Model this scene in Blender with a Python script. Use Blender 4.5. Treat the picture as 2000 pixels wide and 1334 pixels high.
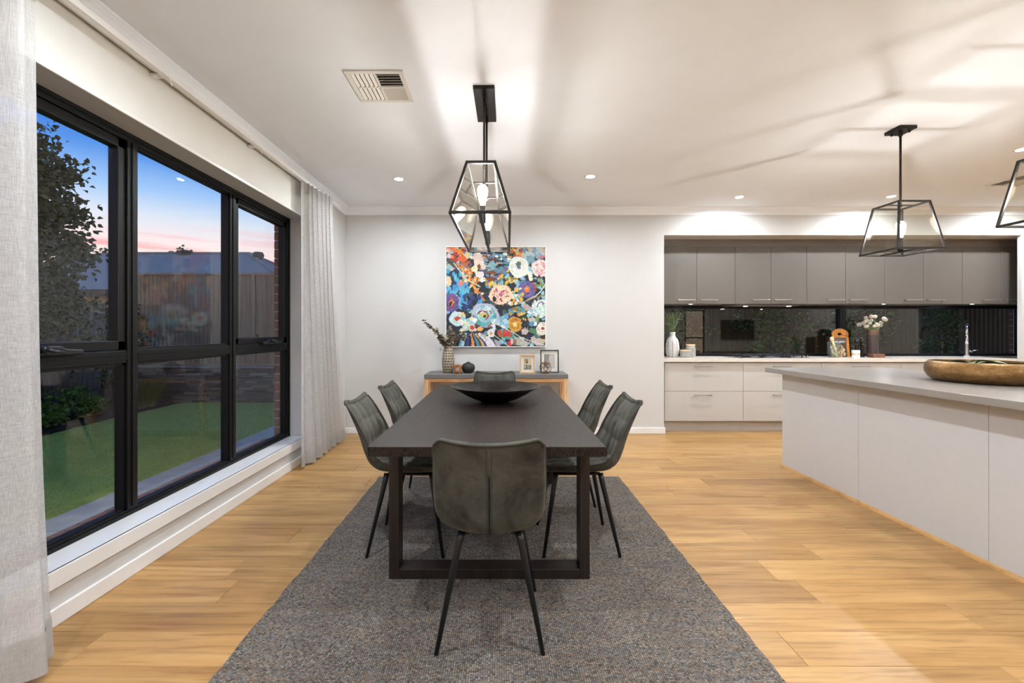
import bpy, bmesh, math, random
import numpy as np
from mathutils import Vector, Matrix, Euler

random.seed(7)
RNG = np.random.default_rng(7)
PI = math.pi
for _o in list(bpy.data.objects):
    bpy.data.objects.remove(_o, do_unlink=True)
scene = bpy.context.scene
COL = scene.collection

# ------------------------------------------------------------------ camera
CAM_H = 1.235
FPX = 862.0                      # focal length in pixels of the 2000 px wide frame
cam_data = bpy.data.cameras.new('camera')
cam_data.sensor_width = 36.0
cam_data.sensor_fit = 'HORIZONTAL'
cam_data.lens = FPX * 36.0 / 2000.0
cam_data.shift_x = (1000 - 977) / 2000.0
cam_data.shift_y = -(667 - 648) / 2000.0
cam_data.clip_start = 0.02
cam_data.clip_end = 400
cam = bpy.data.objects.new('camera', cam_data)
COL.objects.link(cam)
cam.location = (0, 0, CAM_H)
cam.rotation_euler = (PI / 2, 0, 0)
scene.camera = cam

# ------------------------------------------------------------------ colour management, exposure
vs = scene.view_settings
vs.view_transform = 'Standard'
vs.look = 'None'
vs.exposure = 0.32
vs.gamma = 1.0
vs.use_curve_mapping = False
cy = scene.cycles
cy.use_denoising = True
cy.use_adaptive_sampling = True
cy.adaptive_threshold = 0.11
cy.adaptive_min_samples = 14
cy.max_bounces = 6
cy.diffuse_bounces = 4
cy.glossy_bounces = 3
cy.transmission_bounces = 4
cy.transparent_max_bounces = 10
cy.caustics_reflective = False
cy.caustics_refractive = False
cy.sample_clamp_indirect = 6.0

DOWN_W = 22.0        # watts of one ceiling downlight
BULB_E = 1200.0      # radiance of a pendant bulb's glowing filament
CAB_W = 0.8         # watts of one under-cabinet light
SKY_E = 1.3


def s2l(c):
    c = c / 255.0
    return c / 12.92 if c <= 0.04045 else ((c + 0.055) / 1.055) ** 2.4


def C(r, g, b):
    return (s2l(r), s2l(g), s2l(b), 1.0)


# ------------------------------------------------------------------ dusk sky
world = bpy.data.worlds.new('dusk_sky')
scene.world = world
world.use_nodes = True
wn, wl = world.node_tree.nodes, world.node_tree.links
wn.clear()
w_out = wn.new('ShaderNodeOutputWorld')
w_bg = wn.new('ShaderNodeBackground')
w_bg.inputs['Strength'].default_value = SKY_E
w_tc = wn.new('ShaderNodeTexCoord')
w_sep = wn.new('ShaderNodeSeparateXYZ')
wl.new(w_tc.outputs['Generated'], w_sep.inputs[0])
w_ramp = wn.new('ShaderNodeValToRGB')
wl.new(w_sep.outputs['Z'], w_ramp.inputs['Fac'])
els = w_ramp.color_ramp.elements
stops = [(0.0, C(222, 190, 170)), (0.12, C(226, 202, 190)), (0.165, C(212, 198, 202)), (0.20, C(190, 198, 212)),
         (0.245, C(134, 170, 214)), (0.30, C(66, 124, 200)), (0.36, C(22, 84, 182)), (0.46, C(26, 84, 178)), (0.7, C(74, 112, 168)), (1.0, C(86, 118, 164))]
els[0].position, els[0].color = stops[0]
els[1].position, els[1].color = stops[-1]
for p, c in stops[1:-1]:
    e = els.new(p)
    e.color = c
# thin pink cloud streaks low over the horizon
w_map = wn.new('ShaderNodeMapping')
w_map.inputs['Scale'].default_value = (2.2, 2.2, 46.0)
wl.new(w_tc.outputs['Generated'], w_map.inputs[0])
w_noise = wn.new('ShaderNodeTexNoise')
w_noise.inputs['Scale'].default_value = 1.6
w_noise.inputs['Detail'].default_value = 5.0
wl.new(w_map.outputs[0], w_noise.inputs['Vector'])
w_cr = wn.new('ShaderNodeValToRGB')
w_cr.color_ramp.elements[0].position = 0.46
w_cr.color_ramp.elements[1].position = 0.68
wl.new(w_noise.outputs['Fac'], w_cr.inputs['Fac'])
w_band = wn.new('ShaderNodeValToRGB')
b = w_band.color_ramp.elements
b[0].position, b[0].color = 0.10, (0, 0, 0, 1)
b[1].position, b[1].color = 0.20, (0, 0, 0, 1)
for p, v in ((0.13, 1.0), (0.165, 1.0)):
    e = b.new(p)
    e.color = (v, v, v, 1)
wl.new(w_sep.outputs['Z'], w_band.inputs['Fac'])
w_mul = wn.new('ShaderNodeMath')
w_mul.operation = 'MULTIPLY'
wl.new(w_cr.outputs['Color'], w_mul.inputs[0])
wl.new(w_band.outputs['Color'], w_mul.inputs[1])
w_mix = wn.new('ShaderNodeMixRGB')
wl.new(w_mul.outputs[0], w_mix.inputs['Fac'])
wl.new(w_ramp.outputs['Color'], w_mix.inputs['Color1'])
w_mix.inputs['Color2'].default_value = C(212, 152, 158)
wl.new(w_mix.outputs['Color'], w_bg.inputs['Color'])
wl.new(w_bg.outputs[0], w_out.inputs[0])

# ------------------------------------------------------------------ materials


class NT:
    """short hand for building a node material"""

    def __init__(self, name):
        self.m = bpy.data.materials.new(name)
        self.m.use_nodes = True
        self.n, self.l = self.m.node_tree.nodes, self.m.node_tree.links
        self.bsdf = self.n['Principled BSDF']
        self.out = self.n['Material Output']

    def add(self, t, **kw):
        nd = self.n.new('ShaderNode' + t)
        for k, v in kw.items():
            if k in nd.inputs:
                nd.inputs[k].default_value = v
            else:
                setattr(nd, k, v)
        return nd

    def link(self, a, b):
        self.l.new(a, b)

    def coords(self, kind='Object', scale=(1, 1, 1), rnd=0.0):
        """texture coordinates, scaled, shifted per object by rnd"""
        if kind == 'Position':
            g = self.add('NewGeometry')
            o = g.outputs['Position']
        else:
            o = self.add('TexCoord').outputs[kind]
        if rnd:
            oi = self.add('ObjectInfo')
            ml = self.add('Math', operation='MULTIPLY')
            ml.inputs[1].default_value = rnd
            self.link(oi.outputs['Random'], ml.inputs[0])
            va = self.add('VectorMath', operation='ADD')
            self.link(o, va.inputs[0])
            self.link(ml.outputs[0], va.inputs[1])
            o = va.outputs[0]
        mp = self.add('Mapping')
        mp.inputs['Scale'].default_value = scale
        self.link(o, mp.inputs[0])
        return mp.outputs[0]

    def noise(self, vec, scale=5, detail=4, rough=0.55, dist=0.0):
        n = self.add('TexNoise', Scale=scale, Detail=detail, Roughness=rough, Distortion=dist)
        self.link(vec, n.inputs['Vector'])
        return n.outputs['Fac']

    def ramp(self, fac, stops):
        r = self.add('ValToRGB')
        e = r.color_ramp.elements
        e[0].position, e[0].color = stops[0]
        e[1].position, e[1].color = stops[-1]
        for p, c in stops[1:-1]:
            k = e.new(p)
            k.color = c
        self.link(fac, r.inputs['Fac'])
        return r.outputs['Color']

    def mix(self, fac, a, b, mode='MIX'):
        x = self.add('MixRGB', blend_type=mode)
        for s, v in (('Fac', fac), ('Color1', a), ('Color2', b)):
            if isinstance(v, (int, float, tuple)):
                x.inputs[s].default_value = v
            else:
                self.link(v, x.inputs[s])
        return x.outputs['Color']

    def bump(self, h, strength=0.2, dist=0.01):
        bp = self.add('Bump', Strength=strength, Distance=dist)
        self.link(h, bp.inputs['Height'])
        self.link(bp.outputs[0], self.bsdf.inputs['Normal'])

    def set(self, **kw):
        names = {'base': 'Base Color', 'rough': 'Roughness', 'metal': 'Metallic', 'spec': 'Specular IOR Level',
                 'sheen': 'Sheen Weight', 'coat': 'Coat Weight', 'sheen_rough': 'Sheen Roughness', 'sheen_tint': 'Sheen Tint',
                 'sub': 'Subsurface Weight', 'coat_rough': 'Coat Roughness', 'emis': 'Emission Color', 'emis_s': 'Emission Strength',
                 'aniso': 'Anisotropic'}
        for k, v in kw.items():
            s = self.bsdf.inputs[names[k]]
            if isinstance(v, (int, float, tuple)):
                s.default_value = v
            else:
                self.link(v, s)
        return self


def plain(name, col, rough=0.5, metal=0.0, spec=0.5, var=0.06, vscale=6.0, bump=0.0, bscale=200.0, coat=0.0):
    """one colour with a slight procedural mottling and fine relief"""
    t = NT(name)
    v = t.coords('Object')
    n = t.noise(v, vscale, 3)
    dark = tuple(c * (1 - var) for c in col[:3]) + (1,)
    lite = tuple(min(1, c * (1 + var)) for c in col[:3]) + (1,)
    t.set(base=t.ramp(n, [(0.3, dark), (0.7, lite)]), rough=rough, metal=metal, spec=spec, coat=coat)
    if bump:
        t.bump(t.noise(v, bscale, 2), bump, 0.002)
    return t.m


MAT = {}
MAT['wall'] = plain('wall_paint', C(201, 199, 197), 0.6, var=0.01, bump=0.05, bscale=300)
MAT['ceiling'] = plain('ceiling_paint', C(237, 240, 246), 0.7, var=0.01, bump=0.04, bscale=300)
MAT['trim'] = plain('gloss_white_trim', C(230, 228, 226), 0.28, var=0.01)
MAT['blind'] = plain('white_blind_fabric', C(222, 220, 214), 0.75, var=0.02, bump=0.1, bscale=600)
MAT['black_alu'] = plain('black_powder_coat', C(9, 9, 10), 0.45, spec=0.3, var=0.08, vscale=3)
MAT['black_metal'] = plain('black_metal', C(20, 20, 22), 0.36, var=0.1)
MAT['bronze'] = plain('dark_bronze_metal', C(40, 36, 33), 0.42, 0.6, var=0.12, vscale=12)
MAT['upper'] = plain('taupe_laminate', C(96, 89, 82), 0.45, var=0.02, vscale=40)
MAT['filler'] = plain('taupe_filler', C(120, 110, 104), 0.5, var=0.02)
MAT['base_cab'] = plain('pale_laminate', C(186, 182, 177), 0.38, var=0.012, vscale=30)
MAT['island_panel'] = plain('satin_grey_panel', C(200, 199, 200), 0.25, var=0.012, vscale=20)
MAT['kick'] = plain('kickboard_grey', C(180, 174, 168), 0.45, var=0.02)
MAT['steel'] = plain('brushed_steel', C(176, 170, 162), 0.35, 0.8, var=0.06)
MAT['chrome'] = plain('chrome', C(215, 216, 220), 0.08, 1.0, var=0.01)
MAT['vent'] = plain('vent_white', C(222, 218, 212), 0.5, var=0.01)
MAT['dark'] = plain('dark_cavity', C(22, 22, 24), 0.8, var=0.1)
MAT['cream_wall'] = plain('cream_render', C(206, 182, 138), 0.8, var=0.05)
MAT['fascia'] = plain('brown_fascia', C(86, 72, 62), 0.6)
MAT['mulch'] = plain('dark_mulch', C(30, 24, 24), 0.95, var=0.6, vscale=60, bump=1.0, bscale=60)
MAT['concrete'] = plain('grey_concrete', C(196, 190, 180), 0.85, var=0.12, vscale=9, bump=0.2, bscale=150)
MAT['ground'] = plain('soil', C(92, 82, 70), 0.95, var=0.25)
MAT['bark'] = plain('bark', C(70, 58, 46), 0.9, var=0.3, vscale=20, bump=0.6, bscale=60)
MAT['mortar'] = plain('pale_mortar', C(190, 180, 166), 0.9, var=0.1, vscale=40)
MAT['black_ceramic'] = plain('matt_black_ceramic', C(30, 29, 28), 0.62, var=0.15, vscale=15)
MAT['white_card'] = plain('white_card', C(236, 234, 232), 0.7, var=0.01)
MAT['pale_wood'] = None
MAT['fence_left'] = plain('charcoal_fence_steel', C(112, 110, 108), 0.5, var=0.06)
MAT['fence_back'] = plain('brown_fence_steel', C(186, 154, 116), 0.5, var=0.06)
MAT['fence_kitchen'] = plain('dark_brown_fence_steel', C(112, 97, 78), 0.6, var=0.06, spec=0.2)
MAT['cap'] = plain('pale_rail', C(170, 165, 160), 0.5)
MAT['grate'] = plain('cast_iron', C(26, 26, 27), 0.45)
MAT['darkglass'] = plain('black_glass', C(12, 12, 14), 0.08)
MAT['sofa'] = plain('charcoal_unit', C(58, 56, 54), 0.6)
MAT['flower'] = plain('blush_petals', C(232, 220, 205), 0.8, var=0.1, vscale=90)
MAT['stem'] = plain('green_stem', C(118, 140, 74), 0.6, var=0.1)
MAT['sage'] = plain('sage_leaf', C(128, 146, 108), 0.6, var=0.25, vscale=30)
MAT['wax'] = plain('candle_wax', C(220, 205, 180), 0.6)
MAT['canister'] = plain('grey_stoneware', C(150, 147, 143), 0.6, var=0.1, vscale=30)
MAT['pepper'] = plain('black_lacquer', C(18, 17, 17), 0.18)
MAT['walnut'] = plain('rough_walnut', C(110, 72, 50), 0.6, var=0.3, vscale=25)
MAT['white_pot'] = plain('white_glaze', C(222, 224, 222), 0.3, var=0.02)
MAT['tan_band'] = plain('tan_glaze', C(206, 184, 146), 0.4, var=0.05)
MAT['cord'] = plain('leather_cord', C(70, 44, 26), 0.7)
MAT['print_white'] = plain('white_print', C(235, 233, 228), 0.6, var=0.0)
MAT['print_grey'] = plain('grey_print', C(128, 120, 114), 0.6, var=0.0)
MAT['stitch'] = plain('dark_zip', C(14, 22, 30), 0.35)


def wood(name, cols, scale_long=1.3, scale_cross=16.0, axis='x', rough=0.42, rnd=40.0, kind='Object', grain=0.35, bump=0.12, spec=0.4):
    t = NT(name)
    sc = {'x': (scale_long, scale_cross, scale_cross), 'y': (scale_cross, scale_long, scale_cross), 'z': (scale_cross, scale_cross, scale_long)}[axis]
    v = t.coords(kind, sc, rnd)
    broad = t.noise(v, 1.0, 5, 0.6, 0.7)
    fine_sc = tuple(q * (5 if q == scale_cross else 3) for q in sc)
    f = t.noise(t.coords(kind, fine_sc, rnd), 1.0, 3, 0.6, 0.3)
    base = t.ramp(broad, [(0.25, cols[0]), (0.5, cols[1]), (0.75, cols[2])])
    dk = tuple(c * 0.55 for c in cols[0][:3]) + (1,)
    g = t.ramp(f, [(0.36, (1, 1, 1, 1)), (0.5, (0, 0, 0, 1))])
    gm = t.add('Math', operation='MULTIPLY')
    gm.inputs[1].default_value = grain
    t.link(g, gm.inputs[0])
    base = t.mix(gm.outputs[0], base, dk)
    oi = t.add('ObjectInfo')
    tone = t.ramp(oi.outputs['Random'], [(0, (0.88, 0.87, 0.86, 1)), (1, (1.08, 1.06, 1.04, 1))])
    base = t.mix(1.0, base, tone, 'MULTIPLY')
    t.set(base=base, rough=rough, spec=spec)
    t.bump(f, bump, 0.001)
    return t


MAT['oak'] = wood('oak_floor', (C(146, 104, 58), C(174, 134, 82), C(193, 155, 101)), 0.9, 9.0, 'x', 0.36, 40.0, 'Position', 0.4, 0.05, 0.35).m
MAT['pale_wood'] = wood('pale_pine', (C(196, 150, 104), C(214, 174, 128), C(226, 190, 146)), 3, 40, 'z', 0.5, 9.0, 'Object', 0.25).m
MAT['console_wood'] = wood('mango_wood', (C(176, 128, 82), C(200, 156, 108), C(214, 174, 126)), 3, 30, 'x', 0.5, 9.0, 'Object', 0.35).m
MAT['board'] = wood('orange_timber', (C(176, 104, 44), C(206, 134, 62), C(220, 156, 84)), 4, 50, 'z', 0.45, 3.0, 'Object', 0.3).m
MAT['spoon'] = wood('beech', (C(206, 170, 124), C(222, 190, 146), C(232, 204, 164)), 6, 60, 'z', 0.5, 5.0).m
MAT['quad'] = wood('oak_bead', (C(176, 132, 82), C(196, 152, 98), C(206, 166, 112)), 14, 2, 'x', 0.45, 4.0).m


def table_wood():
    t = NT('black_brown_oak')
    v = t.coords('Object', (1, 1, 1))
    warp = t.noise(t.coords('Object', (3.2, 0.9, 3)), 1.0, 3, 0.5, 0.4)
    wv = t.add('TexWave', wave_type='BANDS', bands_direction='X')
    wv.inputs['Scale'].default_value = 5.0
    wv.inputs['Distortion'].default_value = 0.0
    sep = t.add('SeparateXYZ')
    t.link(v, sep.inputs[0])
    ad = t.add('Math', operation='MULTIPLY_ADD')
    t.link(warp, ad.inputs[0])
    ad.inputs[1].default_value = 1.5
    t.link(sep.outputs['X'], ad.inputs[2])
    cb = t.add('CombineXYZ')
    t.link(ad.outputs[0], cb.inputs[0])
    t.link(cb.outputs[0], wv.inputs['Vector'])
    fine = t.noise(t.coords('Object', (220, 9, 60)), 1.0, 3, 0.6)
    col = t.ramp(wv.outputs['Fac'], [(0.0, C(34, 26, 22)), (0.55, C(50, 40, 34)), (1.0, C(22, 17, 15))])
    col = t.mix(0.5, col, t.ramp(fine, [(0.35, C(18, 14, 12)), (0.65, C(62, 51, 44))]))
    t.set(base=col, rough=0.42, spec=0.12)
    hm = t.mix(0.5, wv.outputs['Color'], fine)
    t.bump(hm, 0.12, 0.002)
    return t.m


MAT['table'] = table_wood()
MAT['table_leg'] = wood('black_brown_oak_leg', (C(30, 23, 21), C(40, 31, 28), C(52, 41, 36)), 2, 60, 'z', 0.4, 5.0, 'Object', 0.4).m


def velvet():
    t = NT('olive_grey_velvet')
    n = t.noise(t.coords('Object', (1, 1, 0.7), 11.0), 6.0, 5, 0.66, 0.35)
    n2 = t.noise(t.coords('Object', (1, 1, 1), 11.0), 420.0, 2)
    col = t.ramp(n, [(0.34, C(44, 42, 37)), (0.47, C(65, 63, 57)), (0.62, C(82, 81, 73)), (0.75, C(55, 52, 46))])
    t.set(base=col, rough=0.85, spec=0.25, sheen=0.22, sheen_rough=0.4, sheen_tint=C(176, 170, 150))
    t.bump(n2, 0.15, 0.0006)
    return t.m


MAT['velvet'] = velvet()
MAT['piping'] = plain('velvet_piping', C(56, 52, 45), 0.8, var=0.1)


def rug_mat():
    t = NT('woven_rug')
    v = t.coords('Object', (118, 150, 1))
    vo = t.add('TexVoronoi', feature='F1', Randomness=0.25)
    vo.inputs['Scale'].default_value = 1.0
    vo.voronoi_dimensions = '2D'
    t.link(v, vo.inputs['Vector'])
    sp = t.add('SeparateColor')
    t.link(vo.outputs['Color'], sp.inputs[0])
    yarn = t.ramp(sp.outputs[0], [(0.0, C(94, 88, 84)), (0.18, C(122, 115, 109)), (0.38, C(146, 139, 131)), (0.55, C(148, 122, 102)),
                                  (0.68, C(116, 122, 128)), (0.82, C(172, 163, 151)), (1.0, C(132, 120, 111))])
    streak = t.noise(t.coords('Object', (3.0, 26, 1)), 1.0, 4, 0.6)
    tint = t.ramp(streak, [(0.3, (0.82, 0.85, 0.90, 1)), (0.5, (0.97, 0.96, 0.96, 1)), (0.7, (1.12, 1.06, 0.98, 1))])
    col = t.mix(1.0, yarn, tint, 'MULTIPLY')
    gap = t.ramp(vo.outputs['Distance'], [(0.25, (0.76, 0.75, 0.74, 1)), (0.62, (0.27, 0.27, 0.27, 1))])
    col = t.mix(1.0, col, gap, 'MULTIPLY')
    t.set(base=col, rough=0.95, spec=0.1)
    inv = t.add('Math', operation='SUBTRACT')
    inv.inputs[0].default_value = 1.0
    t.link(vo.outputs['Distance'], inv.inputs[1])
    t.bump(inv.outputs[0], 0.7, 0.004)
    return t.m


MAT['rug'] = rug_mat()


def stone_top():
    t = NT('grey_engineered_stone')
    n = t.noise(t.coords('Object'), 260, 2, 0.7)
    n2 = t.noise(t.coords('Object'), 3, 3)
    col = t.ramp(n, [(0.3, C(136, 129, 123)), (0.5, C(146, 139, 133)), (0.72, C(154, 147, 141))])
    col = t.mix(0.25, col, t.ramp(n2, [(0.3, C(138, 131, 125)), (0.7, C(156, 149, 143))]))
    t.set(base=col, rough=0.27, spec=0.5)
    return t.m


MAT['island_top'] = stone_top()
MAT['bench'] = plain('warm_white_stone', C(214, 204, 192), 0.25, var=0.02, vscale=150)


def concrete_top():
    t = NT('dark_concrete_top')
    n = t.noise(t.coords('Object'), 90, 4, 0.7)
    t.set(base=t.ramp(n, [(0.3, C(84, 82, 82)), (0.7, C(122, 119, 117))]), rough=0.6)
    t.bump(n, 0.15, 0.002)
    return t.m


MAT['console_top'] = concrete_top()


def linen(name, transp, col):
    """woven sheer cloth: diffuse, light passing through, and open weave"""
    t = NT(name)
    t.n.remove(t.bsdf)
    v1 = t.noise(t.coords('Object', (30, 30, 900)), 1.0, 3, 0.6)
    v2 = t.noise(t.coords('Object', (600, 600, 14)), 1.0, 3, 0.6)
    wv = t.mix(0.5, v1, v2)
    d0 = tuple(c * 0.82 for c in col[:3]) + (1,)
    d1 = tuple(min(1, c * 1.12) for c in col[:3]) + (1,)
    cl = t.ramp(wv, [(0.38, d0), (0.62, d1)])
    df = t.add('BsdfDiffuse')
    tl = t.add('BsdfTranslucent')
    tr = t.add('BsdfTransparent')
    t.link(cl, df.inputs['Color'])
    t.link(cl, tl.inputs['Color'])
    m1 = t.add('MixShader')
    m1.inputs[0].default_value = 0.3
    t.link(df.outputs[0], m1.inputs[1])
    t.link(tl.outputs[0], m1.inputs[2])
    m2 = t.add('MixShader')
    th = t.ramp(wv, [(0.4, (transp * 1.5,) * 3 + (1,)), (0.6, (transp * 0.5,) * 3 + (1,))])
    t.link(th, m2.inputs[0])
    t.link(m1.outputs[0], m2.inputs[1])
    t.link(tr.outputs[0], m2.inputs[2])
    t.link(m2.outputs[0], t.out.inputs[0])
    return t.m


MAT['linen'] = linen('sheer_grey_linen', 0.16, C(208, 205, 203))
MAT['linen_hem'] = linen('double_grey_linen', 0.02, C(192, 190, 188))


def glass(name, tint=(0.93, 0.95, 0.94), f0=0.045, rough=0.0, gloss=(1, 1, 1)):
    """thin architectural glass: clear, with the mirror share rising towards grazing angles"""
    t = NT(name)
    t.n.remove(t.bsdf)
    g = t.add('NewGeometry')
    dt = t.add('VectorMath', operation='DOT_PRODUCT')
    t.link(g.outputs['Incoming'], dt.inputs[0])
    t.link(g.outputs['Normal'], dt.inputs[1])
    ab = t.add('Math', operation='ABSOLUTE')
    t.link(dt.outputs['Value'], ab.inputs[0])
    om = t.add('Math', operation='SUBTRACT')
    om.inputs[0].default_value = 1.0
    t.link(ab.outputs[0], om.inputs[1])
    pw = t.add('Math', operation='POWER')
    t.link(om.outputs[0], pw.inputs[0])
    pw.inputs[1].default_value = 5.0
    ma = t.add('Math', operation='MULTIPLY_ADD')
    t.link(pw.outputs[0], ma.inputs[0])
    ma.inputs[1].default_value = 1.0 - f0
    ma.inputs[2].default_value = f0
    tr = t.add('BsdfTransparent')
    tr.inputs[0].default_value = tint + (1,)
    gl = t.add('BsdfGlossy')
    gl.inputs['Color'].default_value = gloss + (1,)
    gl.inputs['Roughness'].default_value = rough
    mx = t.add('MixShader')
    t.link(ma.outputs[0], mx.inputs[0])
    t.link(tr.outputs[0], mx.inputs[1])
    t.link(gl.outputs[0], mx.inputs[2])
    t.link(mx.outputs[0], t.out.inputs[0])
    return t.m


MAT['pane'] = glass('window_glass', (0.98, 0.98, 0.97), 0.031)
MAT['lantern_glass'] = glass('lantern_glass', (0.97, 0.97, 0.95), 0.05)
MAT['jar_glass'] = glass('jar_glass', (0.88, 0.94, 0.91), 0.07)
MAT['splash_glass'] = glass('tinted_window_glass', (0.86, 0.87, 0.85), 0.06)
MAT['amber_glass'] = plain('amber_glass', C(142, 84, 38), 0.12, var=0.2, vscale=20)


def emit(name, col, s):
    t = NT(name)
    t.set(base=(0.9, 0.9, 0.9, 1), emis=col, emis_s=s)
    return t.m


MAT['filament'] = emit('glowing_filament', (1.0, 0.97, 0.93, 1), BULB_E)


def bulb_glass():
    t = NT('hazy_bulb_glass')
    t.n.remove(t.bsdf)
    tr = t.add('BsdfTransparent')
    em = t.add('Emission')
    em.inputs[0].default_value = (1.0, 0.86, 0.62, 1)
    em.inputs[1].default_value = 2.2
    ad = t.add('AddShader')
    t.link(tr.outputs[0], ad.inputs[0])
    t.link(em.outputs[0], ad.inputs[1])
    t.link(ad.outputs[0], t.out.inputs[0])
    return t.m


MAT['bulb'] = bulb_glass()
MAT['lens'] = emit('downlight_lens', (1.0, 0.93, 0.82, 1), 30.0)
MAT['cab_lens'] = emit('cabinet_led_lens', (0.95, 0.97, 1.0, 1), 60.0)


def hammered(name, col, rough, metal, scale, strength):
    t = NT(name)
    vo = t.add('TexVoronoi', feature='F1')
    t.link(t.coords('Object', scale), vo.inputs['Vector'])
    vo.inputs['Scale'].default_value = 1.0
    n = t.noise(t.coords('Object'), 30, 3)
    dk = tuple(c * 0.6 for c in col[:3]) + (1,)
    t.set(base=t.ramp(n, [(0.3, dk), (0.7, col)]), rough=rough, metal=metal)
    t.bump(vo.outputs['Distance'], strength, 0.004)
    return t.m


MAT['black_bowl'] = hammered('hammered_black_metal', C(58, 53, 50), 0.28, 0.85, (40, 40, 40), 0.35)
MAT['gold_bowl'] = hammered('etched_brass', C(158, 122, 80), 0.34, 1.0, (110, 110, 560), 0.4)
MAT['brass'] = plain('aged_brass', C(120, 88, 48), 0.4, 0.8, var=0.2, vscale=30)
MAT['roof'] = None


def roof_mat():
    t = NT('blue_grey_roof_steel')
    wv = t.add('TexWave', wave_type='BANDS', bands_direction='X')
    wv.inputs['Scale'].default_value = 6.0
    t.link(t.coords('Object'), wv.inputs['Vector'])
    t.set(base=t.ramp(wv.outputs['Fac'], [(0, C(150, 150, 146)), (1, C(166, 166, 161))]), rough=0.85, spec=0.1)
    t.bump(wv.outputs['Fac'], 0.3, 0.01)
    return t.m


MAT['roof'] = roof_mat()


def brick_mat():
    t = NT('clay_brick')
    oi = t.add('ObjectInfo')
    base = t.ramp(oi.outputs['Random'], [(0.0, C(112, 62, 50)), (0.3, C(134, 78, 62)), (0.55, C(104, 84, 70)), (0.8, C(146, 88, 70)), (1.0, C(124, 96, 78))])
    n = t.noise(t.coords('Object', (1, 1, 1), 9.0), 40, 4)
    base = t.mix(0.35, base, t.ramp(n, [(0.3, C(84, 54, 46)), (0.7, C(160, 112, 92))]))
    t.set(base=base, rough=0.9)
    t.bump(n, 0.4, 0.003)
    return t.m


MAT['brick'] = brick_mat()


def brick_wall_mat():
    t = NT('brickwork')
    br = t.add('TexBrick')
    sep = t.add('SeparateXYZ')
    t.link(t.coords('Position'), sep.inputs[0])
    sm = t.add('Math', operation='ADD')
    t.link(sep.outputs['X'], sm.inputs[0])
    t.link(sep.outputs['Y'], sm.inputs[1])
    cb = t.add('CombineXYZ')
    t.link(sm.outputs[0], cb.inputs[0])
    t.link(sep.outputs['Z'], cb.inputs[1])
    t.link(cb.outputs[0], br.inputs['Vector'])
    br.inputs['Scale'].default_value = 1.0
    br.inputs['Brick Width'].default_value = 0.24
    br.inputs['Row Height'].default_value = 0.086
    br.inputs['Mortar Size'].default_value = 0.005
    br.inputs['Color1'].default_value = C(134, 78, 62)
    br.inputs['Color2'].default_value = C(112, 84, 70)
    br.inputs['Mortar'].default_value = C(180, 170, 156)
    t.set(base=br.outputs['Color'], rough=0.9)
    return t.m


MAT['brickwork'] = brick_wall_mat()


def leaf_mat(name, a, b2, c2, trans=0.25):
    t = NT(name)
    g = t.add('NewGeometry')
    col = t.ramp(g.outputs['Random Per Island'], [(0, a), (0.5, b2), (1, c2)])
    t.set(base=col, rough=0.45, spec=0.4)
    tl = t.add('BsdfTranslucent')
    t.link(col, tl.inputs['Color'])
    mx = t.add('MixShader')
    mx.inputs[0].default_value = trans
    t.link(t.bsdf.outputs[0], mx.inputs[1])
    t.link(tl.outputs[0], mx.inputs[2])
    t.link(mx.outputs[0], t.out.inputs[0])
    return t.m


MAT['pear_leaf'] = leaf_mat('pear_leaves', C(52, 66, 40), C(74, 88, 52), C(104, 112, 66))
MAT['bush_leaf'] = leaf_mat('bright_leaves', C(70, 96, 40), C(104, 134, 54), C(140, 164, 72))
MAT['grass_leaf'] = leaf_mat('wispy_leaves', C(104, 108, 60), C(128, 130, 74), C(146, 146, 92))
MAT['vine_leaf'] = leaf_mat('vine_leaves', C(92, 124, 66), C(124, 156, 84), C(158, 184, 112))
MAT['turf'] = leaf_mat('turf_blades', C(140, 168, 72), C(170, 192, 92), C(192, 206, 116), 0.2)
MAT['euc_leaf'] = plain('dried_eucalyptus', C(126, 116, 98), 0.6, var=0.22, vscale=50)


def turf_base():
    t = NT('turf')
    n = t.noise(t.coords('Position'), 120, 4, 0.7)
    n2 = t.noise(t.coords('Position', (1, 6, 1)), 1.2, 3)
    col = t.mix(0.4, t.ramp(n, [(0.3, C(150, 178, 76)), (0.7, C(204, 216, 122))]), t.ramp(n2, [(0.3, C(164, 190, 92)), (0.7, C(190, 208, 110))]))
    t.set(base=col, rough=0.9)
    t.bump(n, 0.8, 0.02)
    return t.m


MAT['turf_base'] = turf_base()


def paint_mat(name, rough=0.6):
    """flat print: the colour comes from the mesh's own painted attribute"""
    t = NT(name)
    a = t.add('VertexColor', layer_name='print')
    n = t.noise(t.coords('Object'), 220, 2)
    t.set(base=a.outputs['Color'], rough=rough)
    t.bump(n, 0.08, 0.001)
    return t.m


MAT['print'] = paint_mat('painted_print')
MAT['print_gloss'] = paint_mat('glossy_print', 0.35)


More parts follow.
